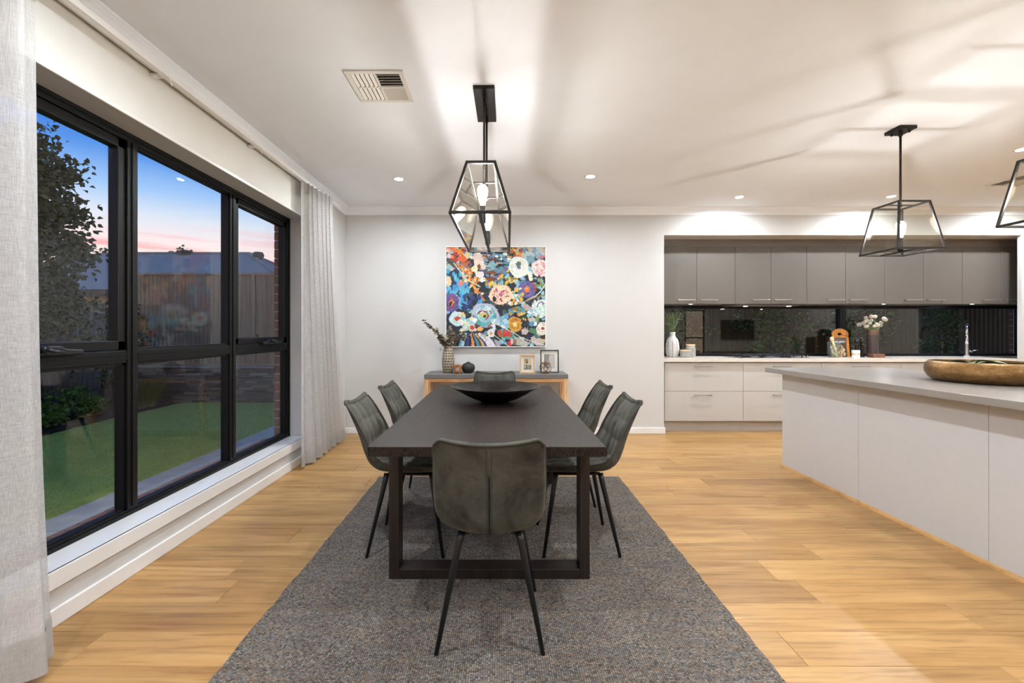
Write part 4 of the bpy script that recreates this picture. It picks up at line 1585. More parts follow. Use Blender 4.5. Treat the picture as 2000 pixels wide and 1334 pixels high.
# (y, z, half width, edge curl, cushion thickness, squareness of the cross-section)
CP = [(-0.340, 0.824, 0.194, 0.020, 0.018, 3.2), (-0.323, 0.784, 0.200, 0.030, 0.034, 3.1), (-0.291, 0.707, 0.206, 0.044, 0.046, 3.0), (-0.267, 0.635, 0.211, 0.058, 0.052, 2.8),
      (-0.249, 0.562, 0.213, 0.074, 0.054, 2.7), (-0.226, 0.494, 0.213, 0.092, 0.056, 2.5), (-0.193, 0.455, 0.211, 0.096, 0.058, 2.35), (-0.150, 0.435, 0.210, 0.090, 0.060, 2.3),
      (-0.080, 0.428, 0.212, 0.080, 0.062, 2.3), (0.020, 0.427, 0.216, 0.074, 0.062, 2.3), (0.120, 0.430, 0.215, 0.068, 0.056, 2.2), (0.200, 0.438, 0.208, 0.054, 0.046, 2.3), (0.245, 0.456, 0.196, 0.034, 0.024, 2.4)]
NS, NTT = 84, 57
CS = catmull(CP, NS)
ARC = [0.0]
for k in range(1, NS):
    ARC.append(ARC[-1] + math.hypot(CS[k][0] - CS[k - 1][0], CS[k][1] - CS[k - 1][1]))


def chair_frame(k):
    a, b_ = CS[max(k - 1, 0)], CS[min(k + 1, NS - 1)]
    ty, tz = b_[0] - a[0], b_[1] - a[1]
    L = math.hypot(ty, tz)
    ty, tz = ty / L, tz / L
    return (ty, tz), (-tz, ty)


def top_shape(k, r):
    s = ARC[k] / 0.12
    if s >= 1:
        return 0.0
    f = (1 - s) ** 2
    return f * (0.024 * abs(r) ** 2.0 - 0.030 * max(0.0, (abs(r) - 0.86) / 0.14) ** 2)


def shell_point(k, r, inner):
    """r = x / half width, -1..1"""
    y_, z_, w, curl, th, me_ = CS[k]
    _, n = chair_frame(k)
    ar = min(1.0, abs(r))
    off = curl * (1 - (1 - ar ** me_) ** (1 / me_))
    if inner:
        off += th * (1 - ar ** 9)
        inn = 0.88
        gu = 1.0
        if ar < inn:
            gu = abs(math.sin(PI * (r / inn + 1) / 2 * 4)) ** 0.5
        else:
            gu = min(1.0, ((ar - inn) / (1 - inn)) * 2.5) ** 0.5
        gv = abs(math.sin(PI * (ARC[k] - 0.02) / 0.108)) ** 0.5
        fade = smooth01((1 - ar) * 12) * smooth01(ARC[k] / 0.02) * smooth01((ARC[-1] - ARC[k]) / 0.03)
        off -= 0.013 * fade * (1 - gu * gv)
    x_ = w * r
    return (x_, y_ + n[0] * off, z_ + n[1] * off + top_shape(k, r))


RS = [math.sin(PI / 2 * (2 * i / (NTT - 1) - 1)) for i in range(NTT)]


def make_chair():
    t = thing('dining_chair', 'x', 'chair', (0, 0, 0), group='velvet dining chairs', local=True)
    # outer shell: closed to the rim
    m = MB()
    vs2 = [shell_point(k, r, False) for k in range(NS) for r in RS]
    fs2 = [(k * NTT + i, k * NTT + i + 1, (k + 1) * NTT + i + 1, (k + 1) * NTT + i) for k in range(NS - 1) for i in range(NTT - 1)]
    m.add(vs2, fs2)
    part(m, 'shell', MAT['velvet'], t, smooth=True, label='smooth velvet outer shell')
    m = MB()
    vs2 = [shell_point(k, r, True) for k in range(NS) for r in RS]
    m.add(vs2, fs2)
    # close the top and front edges between cushion and shell
    for k in (0, NS - 1):
        a = [shell_point(k, r, False) for r in RS]
        b_ = [shell_point(k, r, True) for r in RS]
        m.add(a + b_, [(i, i + 1, NTT + i + 1, NTT + i) for i in range(NTT - 1)])
    part(m, 'quilted_cushion', MAT['velvet'], t, smooth=True, label='squared quilted velvet cushion')
    rim = [shell_point(k, -1, False) for k in range(NS - 1, -1, -2)] + [shell_point(0, r, False) for r in RS[1:-1:2]] + [shell_point(k, 1, False) for k in range(0, NS, 2)] + [shell_point(NS - 1, r, False) for r in RS[-2:0:-2]]
    part(MB().loop_tube(rim, 0.0048, 7), 'piping', MAT['piping'], t, smooth=True)
    # zip-like centre seam down the back, between two flat seams
    sm = []
    for k in range(NS):
        if 0.12 < ARC[k] < 0.44:
            p = CS[k]
            _, n = chair_frame(k)
            sm.append((0.0, p[0] - n[0] * 0.0005, p[1] - n[1] * 0.0005))
    part(MB().tube(sm, [0.0035] * len(sm), 8), 'back_seam', MAT['stitch'], t, smooth=True)
    fl = MB()
    for sx in (-0.009, 0.009):
        q = []
        for k in range(0, NS, 2):
            if 0.02 < ARC[k] < 0.45:
                p = CS[k]
                _, n = chair_frame(k)
                q.append((sx, p[0] - n[0] * 0.0002, p[1] + top_shape(k, 0) - n[1] * 0.0002))
        fl.tube(q, 0.0013, 5)
    part(fl, 'flat_seams', MAT['piping'], t, smooth=True)
    # metal underframe and four tapered legs
    m = MB()
    for sy in (-0.07, 0.09):
        m.bar((-0.10, sy, 0.423), (0.10, sy, 0.423), 0.03, 0.008)
    for sx in (-0.10, 0.10):
        m.bar((sx, -0.125, 0.421), (sx, 0.135, 0.421), 0.034, 0.010)
    part(m, 'underframe', MAT['black_metal'], t, bev=0.003)
    for sx in (-1, 1):
        for yt, yb in ((-0.12, -0.207), (0.13, 0.207)):
            part(MB().tube([(sx * 0.112, yt, 0.428), (sx * 0.122, yt * 1.05, 0.395), (sx * 0.203, yb, 0.0)], [0.0165, 0.0150, 0.0085], 14), 'leg', MAT['black_metal'], t, smooth=True)
    return t


chair0 = make_chair()
spots = [((-0.04, 1.878, RUG), 0.0, 'olive grey velvet chair in front, its back to the camera'),
         ((-0.516, 2.59, RUG), -PI / 2, 'nearer velvet chair on the window side of the table'),
         ((-0.51, 3.245, RUG), -PI / 2 - 0.03, 'farther velvet chair on the window side of the table'),
         ((0.443, 2.595, RUG), PI / 2, 'nearer velvet chair on the kitchen side of the table'),
         ((0.45, 3.27, RUG), PI / 2 + 0.02, 'farther velvet chair on the kitchen side of the table'),
         ((-0.055, 4.045, 0.0), PI, 'velvet chair at the far end of the table, behind the black bowl')]
for i, (loc, rz, lab) in enumerate(spots):
    c = chair0 if i == 0 else copy_tree(chair0)
    c.location = loc
    c.rotation_euler = (0, 0, rz)
    c['label'] = lab

# bowl on the table
R = 0.31
pr = [(0.0, 0.004), (0.09, 0.004), (0.10, 0.006), (0.16, 0.027), (0.22, 0.058), (0.27, 0.088), (R, 0.110), (R - 0.004, 0.111), (0.265, 0.091), (0.215, 0.062), (0.155, 0.031), (0.09, 0.011), (0.0, 0.009)]
pr = [(0.0, 0.0), (0.088, 0.0)] + pr[2:]
solo(MB().lathe(pr, 72, (-0.034, 3.05, TZ + 0.0005)), 'serving_bowl', MAT['black_bowl'], 'wide shallow black metal bowl on the dining table', 'bowl', (-0.034, 3.05, TZ), smooth=True)

# ------------------------------------------------------------------ pendants


def lantern(t, L, W, l, w, z0, z1, bar, bulbs, rods, canopy, zc):
    """tapered glass box: bottom L x W (y, x), top l x w, from z0 to z1, hung from zc; local coordinates"""
    B = [(-W / 2, -L / 2, z0), (W / 2, -L / 2, z0), (W / 2, L / 2, z0), (-W / 2, L / 2, z0)]
    T = [(-w / 2, -l / 2, z1), (w / 2, -l / 2, z1), (w / 2, l / 2, z1), (-w / 2, l / 2, z1)]
    m = MB()
    for k in range(4):
        m.bar(B[k], B[(k + 1) % 4], bar, bar)
        m.bar(T[k], T[(k + 1) % 4], bar, bar)
        d = (Vector(B[k]) - Vector(T[k])).normalized()
        m.bar(Vector(T[k]) - d * bar * 0.4, Vector(B[k]) + d * bar * 0.4, bar, bar, (0, 1, 0))
    part(m, 'frame', MAT['bronze'], t, bev=0.0015)
    for k in range(4):
        a, b_, c, d = Vector(B[k]), Vector(B[(k + 1) % 4]), Vector(T[(k + 1) % 4]), Vector(T[k])
        ctr = (a + b_ + c + d) / 4
        nrm = (b_ - a).cross(d - a).normalized()
        q = [ctr + (p - ctr) * 0.985 for p in (a, b_, c, d)]
        vs2 = [p - nrm * 0.0015 for p in q] + [p + nrm * 0.0015 for p in q]
        part(MB().add(vs2, [(0, 3, 2, 1), (4, 5, 6, 7), (0, 1, 5, 4), (1, 2, 6, 5), (2, 3, 7, 6), (3, 0, 4, 7)]), 'glass_pane', MAT['lantern_glass'], t)
    # crossbars at the top that carry the rods, lower bar that carries the lampholders
    m = MB()
    for ry in rods:
        m.bar((-w / 2, ry, z1), (w / 2, ry, z1), 0.012, 0.008)
        m.lathe([(0.011, -0.014), (0.011, 0.006)], 10, (0, ry, z1))
    part(m, 'crossbar', MAT['bronze'], t)
    part(MB().bar((0, -L / 2, z0), (0, L / 2, z0), 0.020 if len(bulbs) > 1 else 0.014, 0.012), 'lower_bar', MAT['bronze'], t, bev=0.001)
    for ry in rods:
        part(MB().tube([(0, ry, z1), (0, ry, zc - 0.02)], 0.0075, 10), 'rod', MAT['bronze'], t, smooth=True)
        part(MB().lathe([(0.012, 0.0), (0.012, 0.03)], 12, (0, ry, zc - 0.055)), 'rod_collar', MAT['bronze'], t)
    part(MB().box(-canopy[0] / 2, canopy[0] / 2, -canopy[1] / 2, canopy[1] / 2, zc - 0.024, zc), 'canopy', MAT['bronze'], t, bev=0.002)
    for sy in (-1, 1):
        part(MB().lathe([(0.007, 0.0), (0.007, 0.014), (0.0, 0.016)], 10, (0.0 if len(bulbs) > 1 else -sy * 0.035, sy * min(0.035, canopy[1] / 2 - 0.02), zc - 0.04)), 'canopy_screw', MAT['bronze'], t)
    for by in bulbs:
        s = part(MB().lathe([(0.017, 0.0), (0.019, 0.02), (0.019, 0.095), (0.016, 0.10)], 16, (0, by, z0 + 0.004)), 'lampholder', MAT['bronze'], t, smooth=True)
        part(MB().lathe([(0.014, 0.0), (0.016, 0.012), (0.023, 0.035), (0.030, 0.065), (0.032, 0.088), (0.028, 0.108), (0.016, 0.122), (0.0, 0.127)], 20, (0, by, z0 + 0.104)), 'bulb', MAT['bulb'], s, smooth=True, label='glowing warm bulb')
        part(MB().tube([(0, by, z0 + 0.125), (0, by, z0 + 0.205)], 0.008, 8), 'filament', MAT['filament'], s, smooth=True)


pd = thing('pendant_light', 'long black glass lantern pendant over the dining table', 'pendant light', (-0.097, 2.905, 0.0), rotz=-0.019, group='glass lantern pendants', local=True)
lantern(pd, 1.14, 0.316, 0.975, 0.153, 1.868, 2.164, 0.015, (-0.32, 0.32), (-0.155, 0.155), (0.13, 0.43), ZC)
kp = thing('pendant_light', 'square black glass lantern pendant over the far end of the island', 'pendant light', (2.97, 3.275, 0.0), group='glass lantern pendants', local=True)
lantern(kp, 0.33, 0.33, 0.22, 0.22, 1.827, 2.173, 0.013, (0.0,), (0.0,), (0.125, 0.135), ZC)
kp2 = copy_tree(kp)
kp2.location = (2.97, 2.325, 0.0)
kp2['label'] = 'square lantern pendant cut off by the right edge of the picture'
kp3 = copy_tree(kp)  # third pendant, out of view, added for more light on the ceiling
kp3.location = (2.97, 1.375, 0.0)
kp3['label'] = 'unseen square lantern pendant added over the near end of the island, outside the frame'

# ------------------------------------------------------------------ painting on the back wall
NP = 330
X0P, Y0P, SP = 68.0, 75.0, 1178.0
gy, gx = np.mgrid[0:NP, 0:NP]
PX = X0P + (gx + 0.5) / NP * SP
PY = Y0P + (gy + 0.5) / NP * SP
art = np.zeros((NP, NP, 3))
art[:] = np.array([24, 29, 40]) / 255
AR = np.random.default_rng(3)


def jit(c, a=8):
    return np.clip(np.array(c, float) + AR.normal(0, a, 3), 0, 255) / 255


def win_(x, y_, r):
    s = NP / SP
    i0, i1 = int(max(0, (y_ - r - Y0P) * s - 1)), int(min(NP, (y_ + r - Y0P) * s + 2))
    j0, j1 = int(max(0, (x - r - X0P) * s - 1)), int(min(NP, (x + r - X0P) * s + 2))
    return slice(i0, max(i0, i1)), slice(j0, max(j0, j1))


def blob(x, y_, rx, ry=None, c=(255, 255, 255), rot=None, wob=0.18, a=7, cut=None):
    ry = ry or rx
    rot = AR.uniform(0, PI) if rot is None else rot
    S = win_(x, y_, max(rx, ry) * 1.3)
    dx, dy = PX[S] - x, PY[S] - y_
    u = (dx * math.cos(rot) + dy * math.sin(rot)) / rx
    v = (-dx * math.sin(rot) + dy * math.cos(rot)) / ry
    an_ = np.arctan2(v, u)
    p1, p2 = AR.uniform(0, 6.28, 2)
    k = np.hypot(u, v) < 1 + wob * (0.6 * np.sin(2 * an_ + p1) + 0.4 * np.sin(5 * an_ + p2))
    if cut is not None:
        k &= cut(PX[S], PY[S])
    art[S][k] = jit(c, a)


def stroke(pts, w, c, a=6):
    col = jit(c, a)
    for (xa, ya), (xb, yb) in zip(pts[:-1], pts[1:]):
        S = win_((xa + xb) / 2, (ya + yb) / 2, max(abs(xb - xa), abs(yb - ya)) / 2 + w)
        dx, dy = xb - xa, yb - ya
        L2 = dx * dx + dy * dy + 1e-6
        t_ = np.clip(((PX[S] - xa) * dx + (PY[S] - ya) * dy) / L2, 0, 1)
        art[S][np.hypot(PX[S] - xa - t_ * dx, PY[S] - ya - t_ * dy) < w / 2] = col


def dabs(x0, x1, y0, y1, n, cols, r0, r1, asp=1.0, rot=None):
    for _ in range(n):
        r_ = AR.uniform(r0, r1)
        blob(AR.uniform(x0, x1), AR.uniform(y0, y1), r_ * asp, r_, cols[AR.integers(len(cols))], rot)


def rose(x, y_, r, cols, centre, cc, edge=None, rings=4):
    """petals laid in rings from the outside in, thin darker edges, a centre"""
    blob(x, y_, r, r * 0.95, cols[0], 0, 0.10)
    for k in range(rings):
        rr = r * (0.82 - 0.19 * k)
        n = 8 - k
        ph = AR.uniform(0, 6.28)
        for i in range(n):
            a_ = ph + 2 * PI * i / n
            px, py_ = x + rr * 0.75 * math.cos(a_), y_ + rr * 0.75 * math.sin(a_)
            c = cols[AR.integers(len(cols))]
            if edge is not None and AR.random() < 0.45:
                blob(px, py_, r * 0.24, r * 0.15, edge, a_ + PI / 2, 0.1)
            blob(px - 0.03 * r * math.cos(a_), py_ - 0.03 * r * math.sin(a_), r * 0.23, r * 0.14, c, a_ + PI / 2, 0.12)
    blob(x, y_, r * centre, r * centre * 0.85, cc, None, 0.2)


def swirl(x, y_, r, cols, cc):
    blob(x, y_, r, r, cols[0], 0, 0.06)
    for k in range(26):
        a_ = k * 0.7
        rr = r * (0.95 - k * 0.027)
        blob(x + rr * 0.8 * math.cos(a_), y_ + rr * 0.8 * math.sin(a_), r * 0.26, r * 0.08, cols[k % len(cols)], a_ + PI / 2, 0.1)
    blob(x, y_, r * 0.36, r * 0.33, cc, None, 0.15)
    blob(x - r * 0.05, y_ - r * 0.1, r * 0.17, r * 0.12, tuple(min(255, q + 30) for q in cc))


TEAL, LTEAL, NAVY, INK, LILAC = (84, 148, 164), (140, 190, 202), (30, 42, 92), (20, 24, 34), (190, 172, 172)
ORG_, RED, CREAM, YEL, BLUE, BRN, PUR = (218, 108, 40), (176, 44, 36), (238, 224, 200), (224, 176, 64), (74, 164, 212), (112, 58, 34), (98, 92, 150)
WHT, PINK, GRN, OLV = (232, 234, 228), (216, 150, 150), (84, 130, 92), (134, 128, 70)
# ground dabs over the whole canvas
dabs(60, 1250, 70, 1250, 330, [INK, NAVY, TEAL, (60, 84, 92), (46, 60, 64), LTEAL, (90, 84, 100)], 14, 30, 1.3)
dabs(60, 340, 70, 330, 70, [LILAC, (120, 118, 124), ORG_, (232, 124, 44), (64, 84, 76), RED, (220, 200, 130)], 14, 30)
dabs(420, 820, 80, 340, 90, [TEAL, LTEAL, INK, (150, 150, 150), LILAC, WHT, (110, 128, 140)], 10, 22, 2.0, 0.15)
dabs(540, 800, 320, 520, 60, [(128, 112, 136), TEAL, LTEAL, (90, 84, 110), YEL], 12, 24)
for x, y_, rx, ry, c in ((150, 95, 34, 22, ORG_), (235, 135, 40, 30, (226, 122, 46)), (262, 212, 56, 38, (228, 106, 38)), (285, 268, 48, 14, (222, 74, 34)), (180, 165, 22, 34, RED),
                         (275, 112, 30, 16, (120, 36, 34)), (342, 265, 14, 36, (106, 34, 28)), (322, 172, 34, 40, (216, 208, 150)), (368, 196, 20, 20, CREAM), (100, 178, 30, 24, (222, 206, 198)),
                         (118, 128, 40, 20, LILAC), (132, 330, 30, 22, (222, 202, 196)), (95, 312, 26, 30, LTEAL)):
    blob(x, y_, rx, ry, c, 0.3)
stroke([(60, 200), (110, 250), (190, 310)], 46, (52, 72, 66))
dabs(80, 340, 340, 800, 60, [BLUE, (96, 180, 214), (60, 150, 206), NAVY], 16, 30, 1.5, 1.2)
dabs(240, 480, 330, 500, 26, [(222, 132, 48), (232, 168, 84), (240, 212, 160), (200, 104, 40)], 12, 20)
for i in range(46):
    t_ = i / 46
    blob(285 + 195 * t_ + AR.normal(0, 22), 340 + 350 * t_ + AR.normal(0, 16), 15, 15, [(222, 132, 48), (232, 168, 84), (244, 222, 180), (206, 98, 34)][i % 4])
STEM = ([(160, 265), (225, 350), (300, 450), (390, 500), (470, 545)], 13, (214, 204, 172))
stroke(*STEM)
for x, y_, rx, ry, c in ((450, 200, 62, 52, (226, 206, 196)), (440, 255, 44, 40, (232, 220, 204)), (410, 330, 40, 36, (236, 222, 196)), (500, 300, 40, 36, (228, 214, 198)), (458, 305, 20, 26, BRN),
                         (545, 187, 46, 17, BRN), (625, 222, 44, 20, (106, 52, 32)), (612, 376, 54, 22, (118, 66, 34)), (590, 452, 50, 20, (120, 62, 30)), (470, 400, 46, 40, (236, 232, 222)),
                         (500, 460, 34, 30, WHT), (620, 290, 46, 44, LTEAL), (650, 430, 46, 18, (132, 118, 142)), (770, 330, 34, 24, (120, 108, 140)), (240, 510, 34, 28, (222, 120, 116)), (95, 480, 34, 60, (232, 206, 160)),
                         (720, 425, 22, 24, YEL), (690, 455, 18, 18, (234, 196, 96))):
    blob(x, y_, rx, ry, c, 0.2)
dabs(570, 660, 490, 550, 14, [YEL, (236, 206, 110), (200, 150, 50)], 10, 16)
dabs(790, 910, 430, 490, 16, [(206, 178, 84), OLV, (230, 206, 130)], 10, 18, 1.5)
dabs(820, 980, 80, 200, 26, [(188, 96, 40), (212, 132, 66), (150, 74, 36), YEL], 14, 26)
dabs(980, 1240, 80, 200, 40, [(130, 160, 178), (176, 186, 186), (196, 176, 140), (100, 130, 156)], 14, 26, 1.8, 0.9)
dabs(1000, 1110, 180, 420, 24, [(108, 146, 176), (120, 156, 176), LTEAL], 18, 30)
rose(930, 312, 125, [(232, 234, 224), (220, 224, 214), (240, 240, 234)], 0.2, (84, 122, 112), (190, 196, 186))
blob(928, 275, 28, 34, (72, 108, 104), 0.2)
stroke([(1060, 380), (1075, 450)], 50, (234, 234, 226))
rose(1195, 330, 112, [(228, 206, 202), (234, 222, 214), (220, 160, 160)], 0.14, (236, 226, 220), (186, 56, 62))
blob(1205, 190, 44, 14, (214, 96, 110), -0.2)
dabs(1130, 1250, 430, 560, 22, [INK, OLV, GRN, (150, 140, 80), LTEAL], 14, 24)
dabs(900, 1010, 480, 620, 16, [TEAL, LTEAL, (70, 130, 130)], 18, 30)
swirl(1028, 575, 104, [PUR, (84, 78, 136), (120, 112, 166), (74, 66, 120)], (226, 120, 60))
stroke([(1090, 500), (1120, 560), (1130, 600)], 16, (170, 50, 40))
dabs(820, 980, 560, 760, 30, [YEL, (232, 190, 80), (214, 148, 48), CREAM, LTEAL], 12, 22)
rose(715, 638, 130, [(236, 212, 180), (232, 196, 176), (240, 222, 196)], 0.2, (206, 96, 130), (176, 52, 44))
for x, y_ in ((665, 580), (740, 600), (790, 660), (645, 700), (720, 700)):
    blob(x, y_, 30, 10, [(178, 50, 42), (204, 92, 124)][int(x) % 2])
blob(640, 690, 30, 24, (40, 30, 40))
swirl(130, 735, 106, [PUR, (70, 64, 130), (96, 90, 158), (150, 60, 60)], (232, 130, 44))
blob(120, 745, 16, 30, INK, 0.5)
stroke([(190, 640), (232, 690), (222, 760)], 14, (150, 200, 214))
dabs(240, 480, 640, 800, 26, [NAVY, INK, (40, 66, 130), BLUE], 18, 30, 1.5, 1.4)
rose(530, 880, 158, [(176, 212, 216), (200, 224, 224), (150, 200, 208), (216, 230, 226)], 0.22, (196, 186, 96), (120, 170, 180))
for q in range(9):
    a_ = 0.35 + q * 0.28
    blob(530 + 110 * math.cos(a_), 885 + 110 * math.sin(a_), 58, 24, [(92, 158, 168), (110, 172, 180)][q % 2], a_ + PI / 2)
stroke([(450, 860), (490, 830), (545, 845), (570, 890), (540, 930)], 15, (160, 44, 38))
stroke([(390, 880), (400, 960), (440, 1010)], 14, (186, 60, 48))
stroke([(630, 950), (560, 1030)], 14, (186, 60, 48))
stroke([(585, 830), (600, 865)], 12, (176, 56, 50))
blob(510, 880, 38, 32, (200, 190, 100))
blob(525, 895, 16, 18, INK)
rose(205, 925, 96, [(206, 226, 228), (226, 234, 230), (176, 210, 220)], 0.36, (196, 62, 36), None, 3)
blob(262, 872, 28, 24, (226, 198, 130))
dabs(240, 420, 910, 1060, 40, [(232, 230, 218), (240, 236, 224), (222, 214, 190), LTEAL], 18, 32)
blob(375, 1028, 26, 28, (214, 70, 46))
rose(885, 990, 92, [(206, 158, 52), (222, 182, 76), (190, 128, 40)], 0.3, (240, 222, 140), (164, 44, 34))
dabs(830, 1010, 800, 870, 22, [(214, 160, 60), (232, 196, 100), (150, 96, 50), TEAL], 12, 22, 1.4)
dabs(970, 1080, 880, 1060, 20, [INK, (24, 44, 52), (30, 60, 66)], 20, 32)
for x, y_ in ((985, 925), (1010, 935), (1045, 930)):
    blob(x, y_, 9, 16, YEL, 0.1)
dabs(680, 800, 900, 1040, 20, [(130, 186, 208), (172, 210, 222), (96, 160, 190), WHT], 16, 30)
dabs(600, 690, 930, 1050, 9, [WHT, (180, 206, 212)], 14, 24)
rose(1185, 805, 112, [(222, 230, 226), (206, 224, 226), (234, 238, 232)], 0.2, (176, 206, 214), (150, 190, 204))
stroke([(1150, 790), (1160, 740), (1200, 720), (1230, 750)], 8, (60, 90, 100))
dabs(1030, 1130, 800, 900, 14, [LTEAL, WHT, (170, 204, 210), GRN], 12, 22)
for x, y_, rx, ry, c in ((1030, 785, 56, 30, LILAC), (1095, 945, 50, 34, LILAC), (1000, 1075, 38, 44, LILAC), (1110, 1070, 56, 36, GRN), (1150, 930, 22, 46, (120, 150, 84)), (1120, 985, 26, 26, WHT), (1085, 985, 30, 30, (90, 150, 180)),
                         (1170, 1170, 96, 42, (198, 176, 164)), (960, 1195, 90, 60, LILAC), (1140, 1205, 90, 26, (206, 184, 168)), (1040, 1180, 50, 18, INK), (1205, 1145, 60, 18, (60, 50, 40)), (1150, 1130, 44, 26, (70, 120, 110))):
    blob(x, y_, rx, ry, c, 0.3)
rose(1215, 1040, 80, [(232, 228, 212), (238, 234, 222)], 0.24, (150, 40, 40), (168, 44, 44), 3)
# fan of long petals along the bottom
for i, c in enumerate([(120, 176, 196), (196, 214, 220), NAVY, (40, 70, 140), INK, (222, 150, 70), NAVY, TEAL, (54, 84, 70), (222, 160, 84), (40, 60, 130), WHT, (214, 220, 220), (196, 176, 164)]):
    xa = 250 + i * 27
    stroke([(380 + (xa - 400) * 0.55, 1110), (xa, 1190), (xa - 20 + i * 5, 1260)], 34, c)
stroke([(560, 1150), (600, 1195), (640, 1260)], 40, (224, 228, 228))
stroke([(660, 1190), (700, 1260)], 40, LILAC)
blob(600, 1095, 46, 46, WHT)
blob(600, 1098, 17, 20, (226, 160, 92))
dabs(690, 860, 1060, 1150, 22, [(190, 84, 44), (206, 70, 60), TEAL, GRN], 14, 24, 1.4)
for x, y_, rx, ry, c in ((470, 1045, 38, 26, (232, 178, 112)), (770, 1115, 26, 24, (200, 48, 52)), (806, 1110, 22, 26, (206, 56, 56)), (826, 1212, 26, 40, (206, 48, 50)), (880, 1200, 22, 40, (150, 110, 60)), (850, 1190, 12, 44, (216, 216, 206))):
    blob(x, y_, rx, ry, c, 0.1)
# loose brushwork over the blocked-in shapes: short strokes that drag the neighbouring colour
for _ in range(1500):
    x_, y_ = AR.uniform(X0P, X0P + SP), AR.uniform(Y0P, Y0P + SP)
    j_ = int(np.clip((x_ + AR.normal(0, 6) - X0P) / SP * NP, 0, NP - 1))
    i_ = int(np.clip((y_ + AR.normal(0, 6) - Y0P) / SP * NP, 0, NP - 1))
    r_ = AR.uniform(5, 8)
    blob(x_, y_, r_ * 2.0, r_ * 0.7, tuple(art[i_, j_] * 255 * AR.normal(1.0, 0.10)), None, 0.1, 5)
for pts, w_ in (([(655, 985), (760, 1035), (880, 1095), (960, 1150), (1080, 1190), (1250, 1245)], 8), ([(640, 1120), (720, 1180), (810, 1250)], 8), ([(970, 745), (1050, 690), (1130, 655), (1190, 600), (1245, 515)], 13), ([(975, 740), (1060, 690), (1160, 660), (1250, 650)], 9), ([(940, 1140), (1000, 1200), (1030, 1250)], 6)):
    stroke(pts, w_, (214, 216, 210))
stroke(*STEM)
stroke([(1010, 720), (1100, 680), (1250, 640)], 16, (140, 116, 60))
art = np.clip((art + AR.normal(0, 0.018, art.shape)) * 0.91, 0, 1)

PWX0, PWX1, PZ0, PZ1 = -0.648, 0.541, 1.060, 2.250
pic = thing('floral_painting', 'large square colourful floral canvas on the back wall', 'painting', (-0.054, 5.34, PZ0))
part(MB().box(PWX0, PWX1, 5.307, 5.348, PZ0, PZ1), 'canvas_block', MAT['white_card'], pic)
painted(lambda u, v: (PWX0 + u * (PWX1 - PWX0), 5.3062, PZ0 + v * (PZ1 - PZ0)), 'painted_face', MAT['print'], art, pic)
fr = 0.009
m = MB().box(PWX0 - fr, PWX0 - 0.001, 5.298, 5.349, PZ0 - fr, PZ1 + fr).box(PWX1 + 0.001, PWX1 + fr, 5.298, 5.349, PZ0 - fr, PZ1 + fr)
m.box(PWX0 - 0.001, PWX1 + 0.001, 5.298, 5.349, PZ0 - fr, PZ0 - 0.001).box(PWX0 - 0.001, PWX1 + 0.001, 5.298, 5.349, PZ1 + 0.001, PZ1 + fr)
part(m, 'float_frame', MAT['white_card'], pic, label='thin pale float frame')

# ------------------------------------------------------------------ console table and what stands on it
CZ = 0.763
CX0, CX1, CY0, CY1 = -0.843, 0.752, 4.88, 5.30
ct = thing('console_table', 'pale wood console table with dark concrete top against the wall', 'table', (-0.045, 5.09, 0))
part(MB().box(CX0, CX1, CY0, CY1, CZ - 0.047, CZ), 'top', MAT['console_top'], ct, bev=0.003)
lw = 0.045
for x0 in (CX0 + 0.004, CX1 - lw - 0.004):
    for y0 in (CY0 + 0.006, CY1 - lw - 0.004):
        part(MB().box(x0, x0 + lw, y0, y0 + lw, 0.0, CZ - 0.0475), 'leg', MAT['pale_wood'], ct, bev=0.002)
for y0 in (CY0 + 0.006, CY1 - lw - 0.004):
    part(MB().box(CX0 + lw + 0.004, CX1 - lw - 0.004, y0 + 0.003, y0 + lw - 0.003, CZ - 0.084, CZ - 0.0475), 'apron', MAT['console_wood'], ct, bev=0.002)
    part(MB().box(CX0 + lw + 0.004, CX1 - lw - 0.004, y0 + 0.003, y0 + lw - 0.003, 0.02, 0.055), 'low_rail', MAT['console_wood'], ct, bev=0.002)
for x0 in (CX0 + 0.004, CX1 - lw - 0.004):
    part(MB().box(x0 + 0.003, x0 + lw - 0.003, CY0 + lw + 0.006, CY1 - lw - 0.004, CZ - 0.084, CZ - 0.0475), 'side_apron', MAT['console_wood'], ct)

VX, VY = -0.597, 5.06
solo(MB().lathe([(0.0, 0.0), (0.050, 0.0), (0.056, 0.008), (0.068, 0.06), (0.0725, 0.12), (0.071, 0.17), (0.062, 0.23), (0.050, 0.28), (0.040, 0.306), (0.036, 0.306), (0.044, 0.275), (0.056, 0.225), (0.0, 0.05)], 36, (VX, VY, CZ)),
     'vase', MAT['vase_grid'], 'tall dark vase with a scored pale grid, on the console', 'vase', (VX, VY, CZ), smooth=True)

# dried eucalyptus: stems, every leaf a part
eu = thing('eucalyptus_bunch', 'dried brown eucalyptus stems in the grid patterned vase', 'dried stems', (VX, VY, CZ + 0.28))
lf = []
for i in range(11):
    a_ = 2 * PI * i / 10
    lf.append((0.022 * math.cos(a_), 0.024 * math.sin(a_) + 0.024, 0.004 * math.cos(2 * a_)))
lfm = MB().add([(0, 0.024, -0.003)] + lf[:10], [(0, k + 1, (k + 1) % 10 + 1) for k in range(10)]).mesh('leaf', MAT['euc_leaf'], True)
st = MB()
ends = [(-0.27, -0.06, 0.32), (-0.22, 0.0, 0.26), (-0.16, -0.08, 0.20), (-0.10, 0.02, 0.16), (0.03, -0.05, 0.25), (0.10, 0.0, 0.20), (0.18, -0.03, 0.18), (0.24, 0.03, 0.15), (-0.05, -0.09, 0.13), (0.06, -0.08, 0.12), (-0.13, -0.02, 0.10), (0.0, 0.05, 0.14)]
b0 = Vector((VX, VY, CZ + 0.19))
